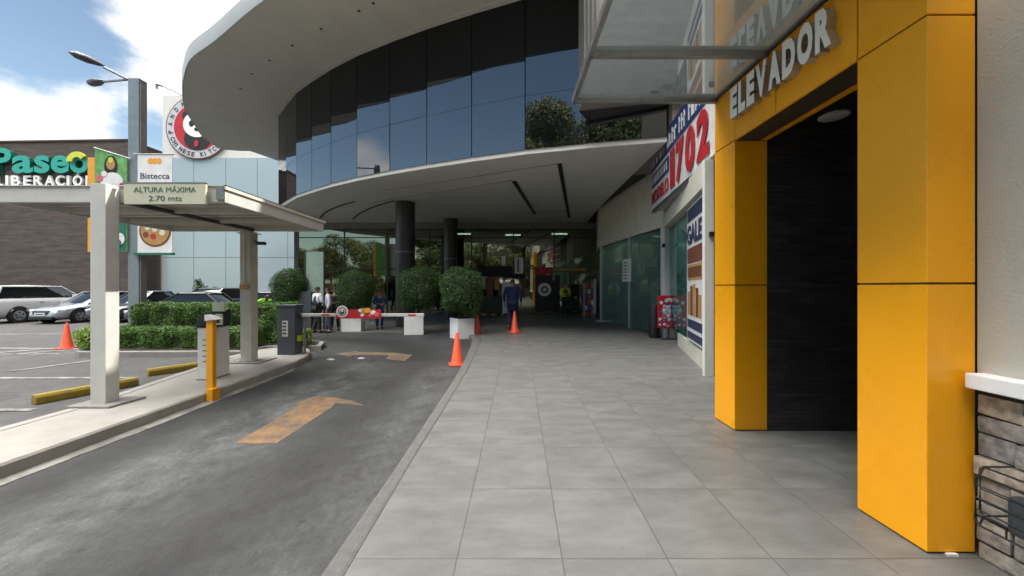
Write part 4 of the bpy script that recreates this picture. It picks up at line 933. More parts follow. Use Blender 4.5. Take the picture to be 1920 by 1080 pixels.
# ------------------------------------------------------------------ planters and topiary
def leafball(name, c, rx, ry, rz_, n, size, m, parent, seed, jitter=.07, box=2.6):
    rng = np.random.default_rng(seed)
    d = rng.normal(0, 1, (n, 3)); d /= np.linalg.norm(d, axis=1)[:, None]
    k = (np.abs(d)**box).sum(1)**(-1/box)      # superellipsoid, clipped look
    rad = k*(1+rng.normal(0, jitter, n)-np.abs(rng.normal(0, .06, n)))
    ph = rng.uniform(0, 6.28, 6)
    rad *= 1+.085*np.sin(4*d[:, 0]+ph[0])*np.sin(5*d[:, 2]+ph[1])+.04*np.sin(9*d[:, 1]+ph[2])*np.sin(8*d[:, 2]+ph[3])
    sh_ = rng.uniform(size=n) < .03; rad[sh_] += rng.uniform(.02, .13, sh_.sum())
    p = d*rad[:, None]*np.array([rx, ry, rz_])+np.array(c)
    V, F = leaves(rng, p, d, size, .75)
    return mesh_np(name, V, F, m, parent)
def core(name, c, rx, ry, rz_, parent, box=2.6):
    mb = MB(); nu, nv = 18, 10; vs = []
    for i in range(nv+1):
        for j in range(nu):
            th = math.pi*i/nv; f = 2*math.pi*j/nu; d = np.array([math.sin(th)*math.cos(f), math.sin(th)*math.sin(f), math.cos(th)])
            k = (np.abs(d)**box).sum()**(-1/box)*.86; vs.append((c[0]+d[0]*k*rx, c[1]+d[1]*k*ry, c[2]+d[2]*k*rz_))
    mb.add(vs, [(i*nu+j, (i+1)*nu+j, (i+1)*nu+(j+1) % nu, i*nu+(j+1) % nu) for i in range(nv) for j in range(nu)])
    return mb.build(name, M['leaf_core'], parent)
def planter(x, y, rz, s, h, label):
    t = thing('planter_box', label, 'planter', (x, y, ZR), rz, 'white cube planters along the plaza'); q = s/2
    mb = MB(); mb.prism([(-q, -q), (q, -q), (q, q), (-q, q)], 0, h)
    mb.build('box', M['planter_white'], t, .015, world=False)
    MB().box(-q+.04, q-.04, -q+.04, q-.04, h, h+.012).build('soil', M['soil'], t, world=False)
    return t
planter(-1.57, 12.25, R(33), .60, .66, 'white cube planter under the front round shrub, nearest of the row')
planter(-3.42, 13.35, R(12), .66, .68, 'white cube planter behind the tip of the barrier arm')
planter(-6.02, 14.35, R(10), .70, .60, 'white cube planter below the red barrier banner')
planter(-8.6, 14.7, R(8), .70, .62, 'white cube planter almost hidden behind the barrier cabinet')
def shrub(px, Y, rx, zc, rz_, seed, label, n=12000):
    x = (px-956)/700*Y
    t = thing('topiary_shrub', label, 'shrub', (x, Y, ZR+.6), 0, 'clipped round shrubs in white planters')
    leafball('crown', (x, Y, zc), rx*.91, rx*.91, rz_*.90, n, .027, M['leaf_dark'], t, seed, .045, 3.0)
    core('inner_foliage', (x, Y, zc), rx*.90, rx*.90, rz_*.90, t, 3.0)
    MB().tube([(x, Y, ZR+.6), (x+.03, Y, zc-.2)], [.05, .035], 8).build('trunk', M['bark'], t); return t
shrub(866, 12.2, .73, 1.42, .80, 1, 'rounded green shrub in the planter nearest the kerb end')
shrub(785, 13.4, .74, 1.50, .82, 2, 'rounded green shrub in front of the thick dark column')
shrub(666, 14.3, .69, 1.33, .88, 3, 'squarish clipped shrub behind the red barrier banner')
shrub(543, 14.6, .62, 1.50, .78, 4, 'dark clipped shrub behind the barrier cabinet')
# ------------------------------------------------------------------ hedges
def hedge(name, label, boxes, n, size, m, seed, top=None):
    rng = np.random.default_rng(seed); Cs = []; Ns = []; t = thing(name, label, 'hedge', (boxes[0][0], boxes[0][2], 0)); cm = MB()
    area = []
    for (a, b, c, d, e, f) in boxes:
        faces = [((b-a)*(f-e), 'y0'), ((b-a)*(f-e)*.4, 'y1'), ((b-a)*(d-c)*1.2, 'z1'), ((d-c)*(f-e), 'x0'), ((d-c)*(f-e), 'x1')]
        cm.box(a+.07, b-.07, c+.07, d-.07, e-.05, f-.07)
        for ar, k in faces: area.append((ar, k, (a, b, c, d, e, f)))
    tot = sum(q[0] for q in area)
    for ar, k, (a, b, c, d, e, f) in area:
        m_ = int(n*ar/tot); u = rng.uniform(size=(m_, 3)); p = np.stack([a+(b-a)*u[:, 0], c+(d-c)*u[:, 1], e+(f-e)*u[:, 2]], 1)
        bump_ = .05*np.sin(p[:, 0]*5+seed)*np.sin(p[:, 2]*9)+.03*np.sin(p[:, 0]*13)+rng.normal(0, .012, m_)-np.abs(rng.normal(0, .03, m_))
        nn = np.zeros((m_, 3))
        if k == 'y0': p[:, 1] = c-bump_; nn[:, 1] = -1
        if k == 'y1': p[:, 1] = d+bump_; nn[:, 1] = 1
        if k == 'z1': p[:, 2] = f+bump_*.7; nn[:, 2] = 1
        if k == 'x0': p[:, 0] = a-bump_; nn[:, 0] = -1
        if k == 'x1': p[:, 0] = b+bump_; nn[:, 0] = 1
        # round the long edges
        ez = np.clip((p[:, 2]-(f-.12))/.12, 0, 1); ey = np.clip(((c+.12)-p[:, 1])/.12, 0, 1); q = ez*ey; p[:, 2] -= q*.05; p[:, 1] += q*.05
        nn[:, 2] += .5*ez
        Cs.append(p); Ns.append(nn)
    C0 = np.concatenate(Cs); N0 = np.concatenate(Ns)
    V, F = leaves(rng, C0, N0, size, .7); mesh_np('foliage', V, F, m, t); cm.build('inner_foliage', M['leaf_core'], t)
    return t
hedge('hedge', 'tall dark green clipped hedge running behind the island', [(-10.25, -6.1, 10.05, 10.95, .02, 1.08)], 46000, .023, M['leaf_hedge'], 1)
hedge('hedge', 'low bright green hedge in front of the tall one', [(-10.35, -6.55, 9.25, 9.9, .02, .50)], 28000, .021, M['leaf_hedge'], 2)
hedge('hedge', 'small low bush between the far white post and the barrier cabinet', [(-5.95, -5.35, 9.7, 10.1, .0, .42)], 2200, .028, M['leaf_lime'], 3)
def leafblob(label, c, r, n, m, seed):
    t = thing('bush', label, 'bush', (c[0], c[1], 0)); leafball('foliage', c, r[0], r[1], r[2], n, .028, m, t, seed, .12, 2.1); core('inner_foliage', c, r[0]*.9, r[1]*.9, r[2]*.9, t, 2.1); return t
leafblob('rounded lime green bush at the left corner of the low hedge', (-10.35, 9.35, .27), (.42, .30, .30), 3000, M['leaf_lime'], 9)

# ------------------------------------------------------------------ lamp pole with banners
lp = thing('street_lamp', 'tall square steel lamp pole with two lamp heads behind the hedge', 'street lamp', (-10.35, 10.3, 0))
Y = 10.3; X = (250-956)/700*Y
MB().box(X-.15, X+.15, Y, Y+.24, 0, P(0, 150, Y).z).build('pole', M['grey_steel'], lp, bevel=.01)
MB().box(X+.16, X+.18, Y+.02, Y+.2, 0.0, P(0, 160, Y).z).build('cable_duct', M['concrete_grey'], lp)
for (qx, qy), dY in (((172, 119), -.25), ((163, 160), 1.0)):
    a = P(240, 153, Y+.1); b = P(195, 130 if qy < 150 else 157, Y+.1+dY*.6); e = P(qx, qy, Y+.1+dY)
    MB().tube([a, b], .035, 8).build('arm', M['grey_steel'], lp)
    d = (e-b).normalized()
    hd = MB(); pts = [b+d*t*(.78 if qy < 150 else 1) for t in (0, .12, .45, .75, .95)]; hd.tube(pts, [.035, .07, .13, .12, .03], 12)
    o = hd.build('lamp_head', M['dark_steel'], lp, smooth=True)
    me = o.data; zc_ = sum(v.co.z for v in me.vertices)/len(me.vertices)
    for v in me.vertices: v.co.z = zc_+(v.co.z-zc_)*.72
def banner(px0, px1, py0, py1, Yb, label):
    a = P(px0, py1, Yb); b = P(px1, py0, Yb); t = thing('lamp_banner', label, 'banner', ((a.x+b.x)/2, Yb, a.z), 0, 'banners hung on the lamp pole')
    return t, a, b
Yb = 10.25
t, a, b = banner(178, 238, 282, 476, Yb, 'green printed banner with a dark haired figure left of the lamp pole')
MB().add([(a.x, Yb, a.z), (b.x, Yb, a.z), (b.x, Yb, b.z-.28), (a.x, Yb, b.z), (a.x, Yb+.012, a.z), (b.x, Yb+.012, a.z), (b.x, Yb+.012, b.z-.28), (a.x, Yb+.012, b.z)], [(0,1,2,3),(7,6,5,4),(0,4,5,1),(1,5,6,2),(2,6,7,3),(3,7,4,0)]).build('banner_sheet', M['green_print'], t)
MB().tube([(a.x-.02, Yb, b.z+.02), (b.x+.1, Yb, b.z-.29)], .018, 8).build('rod', M['white_metal'], t)
MB().box(a.x-.20, a.x-.005, Yb, Yb+.012, a.z, b.z-.25).build('side_strip', M['orange_print'], t)
def pd(px, py, r, mm, sx=1, o=0): disc('figure_print', M[mm], t, P(px, py, Yb), (1, 0, 0), up, r, .001+o, n=16, depth=.003, sx=sx)
pd(208, 316, .30, 'hair', .62); pd(208, 312, .15, 'tan_print', .8, .004); pd(208, 304, .08, 'leaf_yellow', .9, .008); pd(210, 345, .26, 'white_print', 1.2, .004); pd(188, 338, .10, 'pink_print', 1, .008); pd(228, 352, .07, 'red_print', 1, .008); pd(196, 330, .08, 'white_print', 1, .012)
MB().box(a.x+.02, b.x-.02, Yb-.006, Yb-.002, a.z+.02, a.z+.85).build('lower_print', M['dark_green_print'], t)
pd(226, 452, .16, 'white_print', .8, .012); pd(222, 460, .11, 'dark_green_print', .9, .016); pd(190, 440, .10, 'pink_print', .8, .012)
t, a, b = banner(258, 323, 293, 478, Yb, 'white restaurant banner with orange mark right of the lamp pole')
bx('banner_sheet', M['white_print'], (a.x, b.x, Yb, Yb+.012, a.z, b.z), t); MB().tube([(a.x-.1, Yb, b.z), (b.x+.05, Yb, b.z)], .018, 8).build('rod', M['white_metal'], t); MB().box(a.x-.1, b.x+.05, Yb-.02, Yb+.03, a.z-.06, a.z).build('rod', M['dark_green_print'], t)
text('lettering', 'Bistecca', M['ink'], t, (a.x+.08, Yb-.001, P(0, 339, Yb).z), (1, 0, 0), up, .16, .004, .008, .80)
for q in (-.12, 0, .12): disc('mark', M['orange_print'], t, (P(290, 306, Yb).x+q, Yb-.001, P(0, 306, Yb).z), (1, 0, 0), up, .085, 0, n=14, depth=.003+.001*abs(q), sx=.9)
def pz(px, py, r, mm, o, sx=1): disc('food_print', M[mm], t, P(px, py, Yb), (1, 0, 0), up, r, o, n=26, depth=.003, sx=sx)
pz(291, 437, .44, 'brown_print', .001, 1); pz(291, 437, .39, 'tan_print', .005); 
for i, (u, v, mm) in enumerate(((-.2, .1, 'cream_wall'), (.1, .2, 'red_print'), (.2, -.05, 'cream_wall'), (-.05, -.15, 'red_print'), (0, .05, 'cream_wall'), (-.25, -.1, 'brown_print'), (.25, .12, 'brown_print'))):
    c = P(291, 437, Yb); disc('food_print', M[mm], t, (c.x+u, Yb, c.z+v), (1, 0, 0), up, .08, .009+.0004*i, n=10, depth=.003)
# wall lamp sticking out near the sign wall
ba = thing('bracket_lamp', 'thin bracket arm with a small lamp above the round sign wall', 'lamp', P(345, 185, 20))
mb = MB(); mb.tube([P(350, 187, 20), P(305, 165, 20)], .035, 8); mb.tube([P(305, 165, 20), P(294, 162, 20)], [.05, .09], 8); mb.tube([P(294, 164, 20), P(294, 170, 20)], .06, 8); mb.build('arm', M['grey_steel'], ba)

# ================================================================== FAR BUILDINGS
bw = thing('brick_building', 'windowless dark brown brick building behind the car park', 'building', (-32, 29, 0))
MB().prism([(-62, 28.6), (-28.0, 27.4), (-27.95, 30.2), (-27.4, 44), (-62, 44)], -.2, 12.28).build('wall', M['brown_brick'], bw)
MB().prism([(-62.1, 28.5), (-27.95, 27.33), (-27.85, 30.2), (-27.3, 44.1), (-62.1, 44.1)], 12.28, 12.4).build('coping', M['joint_dark'], bw)
sg = thing('mall_sign', 'large teal and white raised lettering on the brown brick wall', 'sign', (-34, 27.3, 8))
sd = Vector((-28.0+62, 27.4-28.6)).normalized()
def ws(px):  # point on brick wall for column px
    r_ = (px-956)/700; s = (-28.0-27.4*r_)/(sd.x-sd.y*r_)*-1; return Vector((-28.0, 27.4))+sd*s
def wtxt(chars, pxs, pyb, hpx, m, bold, dep, m2=None):
    for ch, (pa, pb) in zip(chars, pxs):
        a = ws(pa); b = ws(pb); nx = Vector((sd.y, -sd.x))*.05
        Yw = a.y; z = 1.55+(542-pyb)/700*Yw
        text('letter', ch, m, sg, (a.x+nx.x, a.y+nx.y, z), (sd.x, sd.y, 0), up, hpx/700*Yw, dep, bold, (b-a).length, m2=m2)
wtxt('Pa', [(-3, 33), (34, 73)], 329, 45, M['teal'], .03, .3, M['dark_green_print'])
wtxt('se', [(75, 104), (106, 140)], 329, 45, M['teal'], .03, .3, M['dark_green_print'])
wtxt('o', [(141, 176)], 329, 45, M['teal'], .03, .3, M['dark_green_print'])
c = ws(158.5); disc('leaf_mark', M['leaf_yellow'], sg, (c.x, c.y-.40, P(0, 312, c.y).z), (1, 0, 0), up, .76, 0, r_in=.36, depth=.12, a0=R(35), a1=R(175), n=24)
lib = 'LIBERACIÓN'; px = [(-2, 12), (17, 22), (27, 44), (50, 64), (69, 85), (90, 107), (110, 127), (131, 136), (142, 160), (166, 183)]
wtxt(lib, px, 353, 19, M['letter_white'], .02, .15)
sw = thing('sign_wall', 'tall pale panelled sign wall beside the brick building', 'wall', (-22, 29, 0))
YW = 29.0; X0 = P(305, 0, YW).x; X1 = P(556, 0, YW).x; ZT_ = P(0, 183, YW).z
ZM = P(0, 300, YW).z
MB().box(X0, X1, YW, YW+1.2, ZM, ZT_).build('upper_panel', M['alu_white'], sw)
cols = [305, 364, 424, 483, 540, 556]; rows = [300, 390, 487, 580]
for a, b in zip(cols[:-1], cols[1:]):
    for c, d in zip(rows[:-1], rows[1:]):
        xa = P(a, 0, YW).x; xb = P(b, 0, YW).x; zb = P(0, c, YW).z; za_ = P(0, d, YW).z
        MB().box(xa+.02, xb-.02, YW-.03, YW, max(za_, -.15)+.02, zb-.02).build('glass_panel', M['white_glass_panel'], sw)
MB().box(X0, X1, YW+.002, YW+1.2, -.2, ZM-.001).build('wall', M['grey_cladding'], sw)
# round emblem sign
rs_ = thing('round_sign', 'big round white sign with red disc and black and white emblem', 'sign', P(372, 243, YW-.1))
c = P(372, 243, YW-.12); R0 = 60/700*YW
disc('ring_edge', M['brown_print'], rs_, c, (1, 0, 0), up, R0, 0, n=64, depth=.05); disc('ring', M['sky_grey'], rs_, c, (1, 0, 0), up, R0*.965, .05, n=64, depth=.02)
disc('red_disc', M['red_print'], rs_, c, (1, 0, 0), up, R0*.73, .07, n=64, depth=.02)
disc('emblem_body', M['black'], rs_, (c.x, c.y, c.z-R0*.36), (1, 0, 0), up, R0*.36, .09, n=40, depth=.02, sx=1.15)
for s_ in (-1, 1): disc('emblem_ear', M['black'], rs_, (c.x+s_*R0*.33, c.y, c.z+R0*.36), (1, 0, 0), up, R0*.14, .09, n=24, depth=.02)
disc('emblem_face', M['letter_white'], rs_, (c.x, c.y, c.z+R0*.08), (1, 0, 0), up, R0*.40, .11, n=40, depth=.02, sx=1.08)
for s_ in (-1, 1): disc('emblem_eye', M['black'], rs_, (c.x+s_*R0*.17, c.y, c.z+R0*.10), (1, 0, 0), up, R0*.10, .13, n=20, depth=.02, sx=.8)
disc('emblem_nose', M['black'], rs_, (c.x, c.y, c.z-R0*.08), (1, 0, 0), up, R0*.06, .13, n=16, depth=.02, sx=1.5)
disc('emblem_tie', M['red_print'], rs_, (c.x-R0*.02, c.y, c.z-R0*.52), (1, 0, 0), up, R0*.10, .13, n=16, depth=.02, sx=.7)
def ringtext(s, a0, a1, inward):
    for i, ch in enumerate(s):
        if ch == ' ': continue
        t = R(a0+(a1-a0)*i/(len(s)-1)); d = Vector((math.cos(t), 0, math.sin(t)))
        upv = d if not inward else -d; rt_ = Vector((upv.z, 0, -upv.x)); p = c+d*(R0*(.79 if not inward else .92))+Vector((0, -.075, 0)); hh = R0*.135
        text('letter', ch, M['ink'], rs_, tuple(p-rt_*hh*.4), rt_, upv, hh, .01, .03, hh*.75 if ch != 'I' else hh*.2)
ringtext('PANDA EXPRESS', 190, -10, False); ringtext('CHINESE KITCHEN', 205, 335, True)
# ================================================================== TREES (seen in the glass as reflections)
def tree(x, y, h, r, seed, label, n=9000, group='trees behind the viewer', size=.16, low=.45):
    rng = np.random.default_rng(seed); t = thing('tree', label, 'tree', (x, y, ZR), 0, group)
    tr = MB(); top = (x+rng.normal(0, .3), y+rng.normal(0, .3), h*.62); tr.tube([(x, y, ZR), (x+.05, y, h*.3), top], [.045*h*.5, .03*h*.5, .012*h*.5], 8)
    cs = []
    for i in range(14):
        a = rng.uniform(0, 6.28); q = rng.uniform(.2, .85)*r; z = h*rng.uniform(low, .93); e = (x+math.cos(a)*q, y+math.sin(a)*q, z); cs.append((e, r*rng.uniform(.28, .5)))
        tr.tube([(x+.05, y, h*rng.uniform(.28, .45)), ((x+e[0])/2, (y+e[1])/2, z*.8), e], [.05, .035, .015], 5)
    tr.build('trunk', M['bark'], t)
    P_ = []; Nn = []
    for (e, rr_) in cs:
        m_ = n//14; d = rng.normal(0, 1, (m_, 3)); d /= np.linalg.norm(d, axis=1)[:, None]; rad = rr_*rng.uniform(.35, 1, m_)**.6
        P_.append(np.array(e)+d*rad[:, None]*np.array([1, 1, .75])); Nn.append(d)
    V, F = leaves(rng, np.concatenate(P_), np.concatenate(Nn), size, .8); mesh_np('crown', V, F, M['leaf_tree'], t)
    return t
tree(-9.0, -7.5, 17.0, 5.0, 21, 'tall leafy tree standing in the car park behind the viewer', 30000, size=.16)
tree(-3.5, -10.5, 17.5, 5.2, 22, 'second tall tree behind the viewer, nearer the shops', 26000, size=.17)
tree(2.0, -13, 15.5, 5.0, 23, 'third tall tree behind the viewer beside the pavement', 22000, size=.18)
protos = [tree(-38, -24, 9.5, 4.0, 31, 'broad tree of the row behind the viewer', low=.2), tree(-31, -26, 11, 4.4, 32, 'taller tree of the row behind the viewer', low=.2), tree(-24, -23, 8.5, 3.8, 33, 'shorter tree of the row behind the viewer', low=.2)]
i = 0
for x, y in ((-35, -31), (-28, -32), (-20.5, -30), (-15, -31), (-9, -32), (-4, -31), (2, -32), (7, -31), (12, -32), (-42, -32), (-17.5, -26), (-12, -24), (-6.5, -27), (-1, -24), (4, -26), (9, -24), (14, -27), (19, -25), (-44, -26), (-50, -24)):
    q = copy_tree(protos[i % 3]); q.location = (x, y, ZR); q.rotation_euler[2] = i*1.3; i += 1
tag(bx('boundary_wall', M['reflect_wall'], (-60, 24, -30, -29.7, -.2, 2.2)), 'long tan boundary wall behind the trees', 'wall')

# ================================================================== CARS
def car(name, label, x, y, rz, Lc, Wc, Hc, paint_, suv=False, front_mat=None):
    """nose points along local +x; z = 0 at tyres"""
    t = thing(name, label, 'car', (x, y, ZR), rz, 'cars parked before the brick building')
    pm = M[paint_]; hw = Wc/2; ln = Lc/2
    belt = Hc*(.655 if suv else .60); hood = Hc*(.61 if suv else .52); wr_ = .34 if suv else .31; ax = Lc*.31
    # stations: x, z_low, z_top, half width
    st = [(-ln, .42, belt*.80, hw*.80), (-ln+.06, .30, belt*.97, hw*.90), (-ln+.35, .24, belt*1.0, hw*.985), (-ax, .22, belt*1.0, hw), (0, .20, belt, hw), (ax*.62, .20, belt*.985, hw),
          (ax, .22, hood*1.0+.02, hw*.99), (ln-.42, .22, hood*.95, hw*.95), (ln-.14, .24, hood*.84, hw*.84), (ln-.02, .30, hood*.68, hw*.70), (ln, .36, hood*.60, hw*.64)]
    mb = MB(); vs = []; K = 12
    for (sx_, zl, zt, w_) in st:
        sh = (zt-zl)
        half = [(w_*.0, zl), (w_*.80, zl), (w_*.97, zl+sh*.18), (w_, zl+sh*.5), (w_*.975, zl+sh*.80), (w_*.88, zt-.015), (0, zt+.02)]
        ring = half+[(-a, b) for a, b in half[-2:0:-1]]
        for a, b in ring: vs.append((sx_, a, b))
    K = 12; n_ = len(st)
    fs = [(i*K+k, i*K+(k+1) % K, (i+1)*K+(k+1) % K, (i+1)*K+k) for i in range(n_-1) for k in range(K)]+[tuple(range(K))[::-1], tuple((n_-1)*K+k for k in range(K))]
    mb.add(vs, fs); body = mb.build('body', pm, t, smooth='all', world=False)
    bm = bmesh.new(); bm.from_mesh(body.data); bmesh.ops.recalc_face_normals(bm, faces=bm.faces)
    bmesh.ops.subdivide_edges(bm, edges=bm.edges, cuts=1, use_grid_fill=True, smooth=.6); bm.to_mesh(body.data); bm.free()
    body.data.polygons.foreach_set('use_smooth', [True]*len(body.data.polygons))
    # greenhouse
    rb = -ln+(.18 if suv else .70); rf = ax*(.90 if suv else .72); tb = -ln+(.42 if suv else 1.35); tf = (ax*.28 if suv else -.05*Lc+.35)
    zb = belt-.02; zt = Hc-.03; wb = hw*.90; wt = hw*(.76 if suv else .70)
    pts = [(rb, zb, wb*.93), (rf, zb, wb*.95)]
    def cage(e):
        return [(rb-e, -wb*.93-e, zb), (rf+e, -wb*.95-e, zb), (rf+e, wb*.95+e, zb), (rb-e, wb*.93+e, zb), (tb, -wt, zt), (tf, -wt, zt), (tf, wt, zt), (tb, wt, zt)]
    MB().add(cage(0), [(0, 3, 2, 1), (4, 5, 6, 7), (0, 1, 5, 4), (1, 2, 6, 5), (2, 3, 7, 6), (3, 0, 4, 7)]).build('windows', M['car_glass'], t, .03, world=False, smooth=True)
    c = cage(0)
    rf_ = MB(); rv = []
    for i_, (xx, ww, zz) in enumerate(((tb-.10, wt*.96, zt-.045), (tb+.05, wt*1.0, zt+.0), ((tb+tf)/2, wt*1.0, zt+.035), (tf-.05, wt*.98, zt+.0), (tf+.10, wt*.95, zt-.05))):
        rv += [(xx, -ww-.015, zz-.035), (xx, -ww*.9, zz+.012), (xx, 0, zz+.035), (xx, ww*.9, zz+.012), (xx, ww+.015, zz-.035)]
    rf_.add(rv, [(i_*5+k, (i_+1)*5+k, (i_+1)*5+k+1, i_*5+k+1) for i_ in range(4) for k in range(4)])
    rf_.build('roof', pm, t, smooth='all', world=False)
    pl = MB()
    for s_ in (-1, 1):
        pl.tube([(rf+.02, s_*wb*.95, zb-.01), (tf+.02, s_*wt, zt)], .035, 6)
        pl.tube([(rb-.01, s_*wb*.93, zb-.01), (tb-.01, s_*wt, zt)], .045, 6)
        pl.tube([(tb, s_*(wt+.01), zt-.01), (tf, s_*(wt+.01), zt-.01)], .03, 6)
    pl.build('pillars', pm, t, smooth=True, world=False)
    for s_ in (-1, 1):
        for xw in (-ax, ax):
            MB().tube([(xw, s_*(hw-.10), wr_+.03), (xw, s_*(hw+.004), wr_+.03)], wr_+.07, 28).build('wheel_arch', M['black'], t, world=False)
            wq = MB().tube([(xw, s_*(hw-.18), wr_), (xw, s_*(hw+.018), wr_)], wr_, 28).build('wheel', M['rubber'], t, .02, world=False)
            rm = MB(); rm.tube([(xw, s_*(hw+.0), wr_), (xw, s_*(hw+.024), wr_)], wr_*.66, 24)
            rm.build('rim', M['rim'], wq, world=False)
            sp_ = MB()
            for k in range(5):
                an = k*2*math.pi/5; sp_.tube([(xw+math.cos(an+.32)*wr_*.42, s_*(hw+.02), wr_+math.sin(an+.32)*wr_*.42), (xw+math.cos(an+.32)*wr_*.42, s_*(hw+.027), wr_+math.sin(an+.32)*wr_*.42)], wr_*.13, 8)
            sp_.build('rim_gap', M['black'], wq, world=False)
        MB().box(ln-.48, ln-.10, min(s_*hw*.52, s_*hw*.86), max(s_*hw*.52, s_*hw*.86), hood*.70, hood*.86).build('headlight', M['headlight'], t, .04, world=False)
        MB().box(-ln-.01, -ln+.22, min(s_*hw*.62, s_*hw*.93), max(s_*hw*.62, s_*hw*.93), belt*.66, belt*.86).build('tail_light', M['red_print'], t, .03, world=False)
        MB().box(ax*.52, ax*.52+.14, min(s_*(hw-.02), s_*(hw+.16)), max(s_*(hw-.02), s_*(hw+.16)), belt+.02, belt+.15).build('mirror', pm, t, .03, world=False)
        for xd in (-ax*.45, ax*.12): MB().box(xd, xd+.16, min(s_*hw*.975, s_*(hw+.012)), max(s_*hw*.975, s_*(hw+.012)), belt*.82, belt*.85).build('door_handle', M['rim'], t, world=False)
        MB().box(-ax+wr_+.1, ax-wr_-.1, min(s_*(hw-.1), s_*(hw+.004)), max(s_*(hw-.1), s_*(hw+.004)), .17, (.46 if suv else .30)).build('side_skirt', M['black'], t, world=False)
    MB().box(ln-.16, ln+.015, -hw*.46, hw*.46, hood*.56, hood*.78).build('grille', M['dark_steel'], t, .02, world=False)
    MB().box(ln-.30, ln+.02, -hw*.70, hw*.70, .20, .34).build('front_bumper_grille', M['black'], t, .03, world=False)
    MB().box(ln+.01, ln+.035, -.26, .26, .38, .51).build('number_plate', M['paper'], t, world=False)
    MB().box(ln+.035, ln+.037, -.20, .20, .42, .47).build('plate_mark', M['cloth_grey'], t, world=False)
    MB().box(-ln-.025, -ln+.0, -.26, .26, .55, .68).build('number_plate', M['paper'], t, world=False)
    return t
def gx(px, Y): return (px-956)/700*Y
car('parked_car', 'white sport utility car at the left edge, seen from its rear corner', -24.0, 18.95, R(90), 4.5, 1.86, 1.74, 'paint_white', True)
car('parked_car', 'silver sedan facing the viewer between the white car and the orange cone', -20.95, 19.0, R(-95), 4.4, 1.74, 1.47, 'paint_silver')
car('parked_car', 'dark blue sedan facing the viewer, half hidden by the near white post', -18.9, 19.3, R(-90), 4.3, 1.74, 1.47, 'paint_navy')
car('parked_car', 'black sport utility car behind the lamp pole', -15.9, 20.2, R(-90), 4.5, 1.85, 1.62, 'paint_black', True)
car('parked_car', 'black sedan whose roof shows over the middle of the hedge', gx(352, 17.4), 17.6, R(190), 4.6, 1.78, 1.43, 'paint_black')
car('parked_car', 'black car partly hidden by the dark clipped shrub', gx(500, 17.6), 17.8, R(185), 4.4, 1.78, 1.46, 'paint_black')
# potted plant seen above the hedge against the white wall
pt = thing('small_tree', 'thin young plant in front of the pale sign wall', 'plant', (gx(385, 24), 24, ZR))
mb = MB(); rng = np.random.default_rng(8); Pp = []; Nq = []
for k in range(7):
    a = rng.uniform(0, 6.28); e = np.array([gx(385, 24)+math.cos(a)*.55*rng.uniform(.3, 1), 24+math.sin(a)*.4, 1.55+rng.uniform(-.35, .35)]); mb.tube([(gx(385, 24), 24, ZR), (gx(385, 24)+.02, 24, .9), tuple(e)], [.04, .03, .015], 5)
    d = rng.normal(0, 1, (70, 3)); d /= np.linalg.norm(d, axis=1)[:, None]; Pp.append(e+d*.22*rng.uniform(.4, 1, (70, 1))); Nq.append(d)
mb.build('trunk', M['bark'], pt); V, F = leaves(rng, np.concatenate(Pp), np.concatenate(Nq), .07); mesh_np('crown', V, F, M['leaf_dark'], pt)

# ================================================================== PEOPLE
def skin_mesh(name, chains, m, parent, sub=1, root=0, off=(0, 0, 0)):
    """chains: list of lists of (pos, radius); chains joined where positions coincide"""
    vs = []; rs_ = []; es = []; idx = {}
    def vid(p, r):
        k = tuple(round(c, 4) for c in p)
        if k not in idx: idx[k] = len(vs); vs.append(p); rs_.append(r)
        return idx[k]
    for ch in chains:
        ids = [vid(p, r) for p, r in ch]
        es += [(a, b) for a, b in zip(ids[:-1], ids[1:])]
    me = bpy.data.meshes.new(name+'_sk'); me.from_pydata(vs, es, []); o = bpy.data.objects.new(name+'_sk', me); COL.objects.link(o)
    md = o.modifiers.new('s', 'SKIN'); md.use_smooth_shade = True
    sv = me.skin_vertices[0].data if me.skin_vertices else None
    if sv is None:
        bm = bmesh.new(); bm.from_mesh(me); bm.verts.layers.skin.verify(); bm.to_mesh(me); bm.free(); sv = me.skin_vertices[0].data
    for i_, r in enumerate(rs_):
        rr_ = r if isinstance(r, tuple) else (r, r); sv[i_].radius = rr_; sv[i_].use_root = (i_ == root)
    sb = o.modifiers.new('u', 'SUBSURF'); sb.levels = sub; sb.render_levels = sub
    dg = bpy.context.evaluated_depsgraph_get(); me2 = bpy.data.meshes.new_from_object(o.evaluated_get(dg)); bpy.data.objects.remove(o)
    me2.name = name; me2.materials.clear(); me2.materials.append(m); me2.polygons.foreach_set('use_smooth', [True]*len(me2.polygons))
    q = bpy.data.objects.new(name, me2); link(q, parent); return q
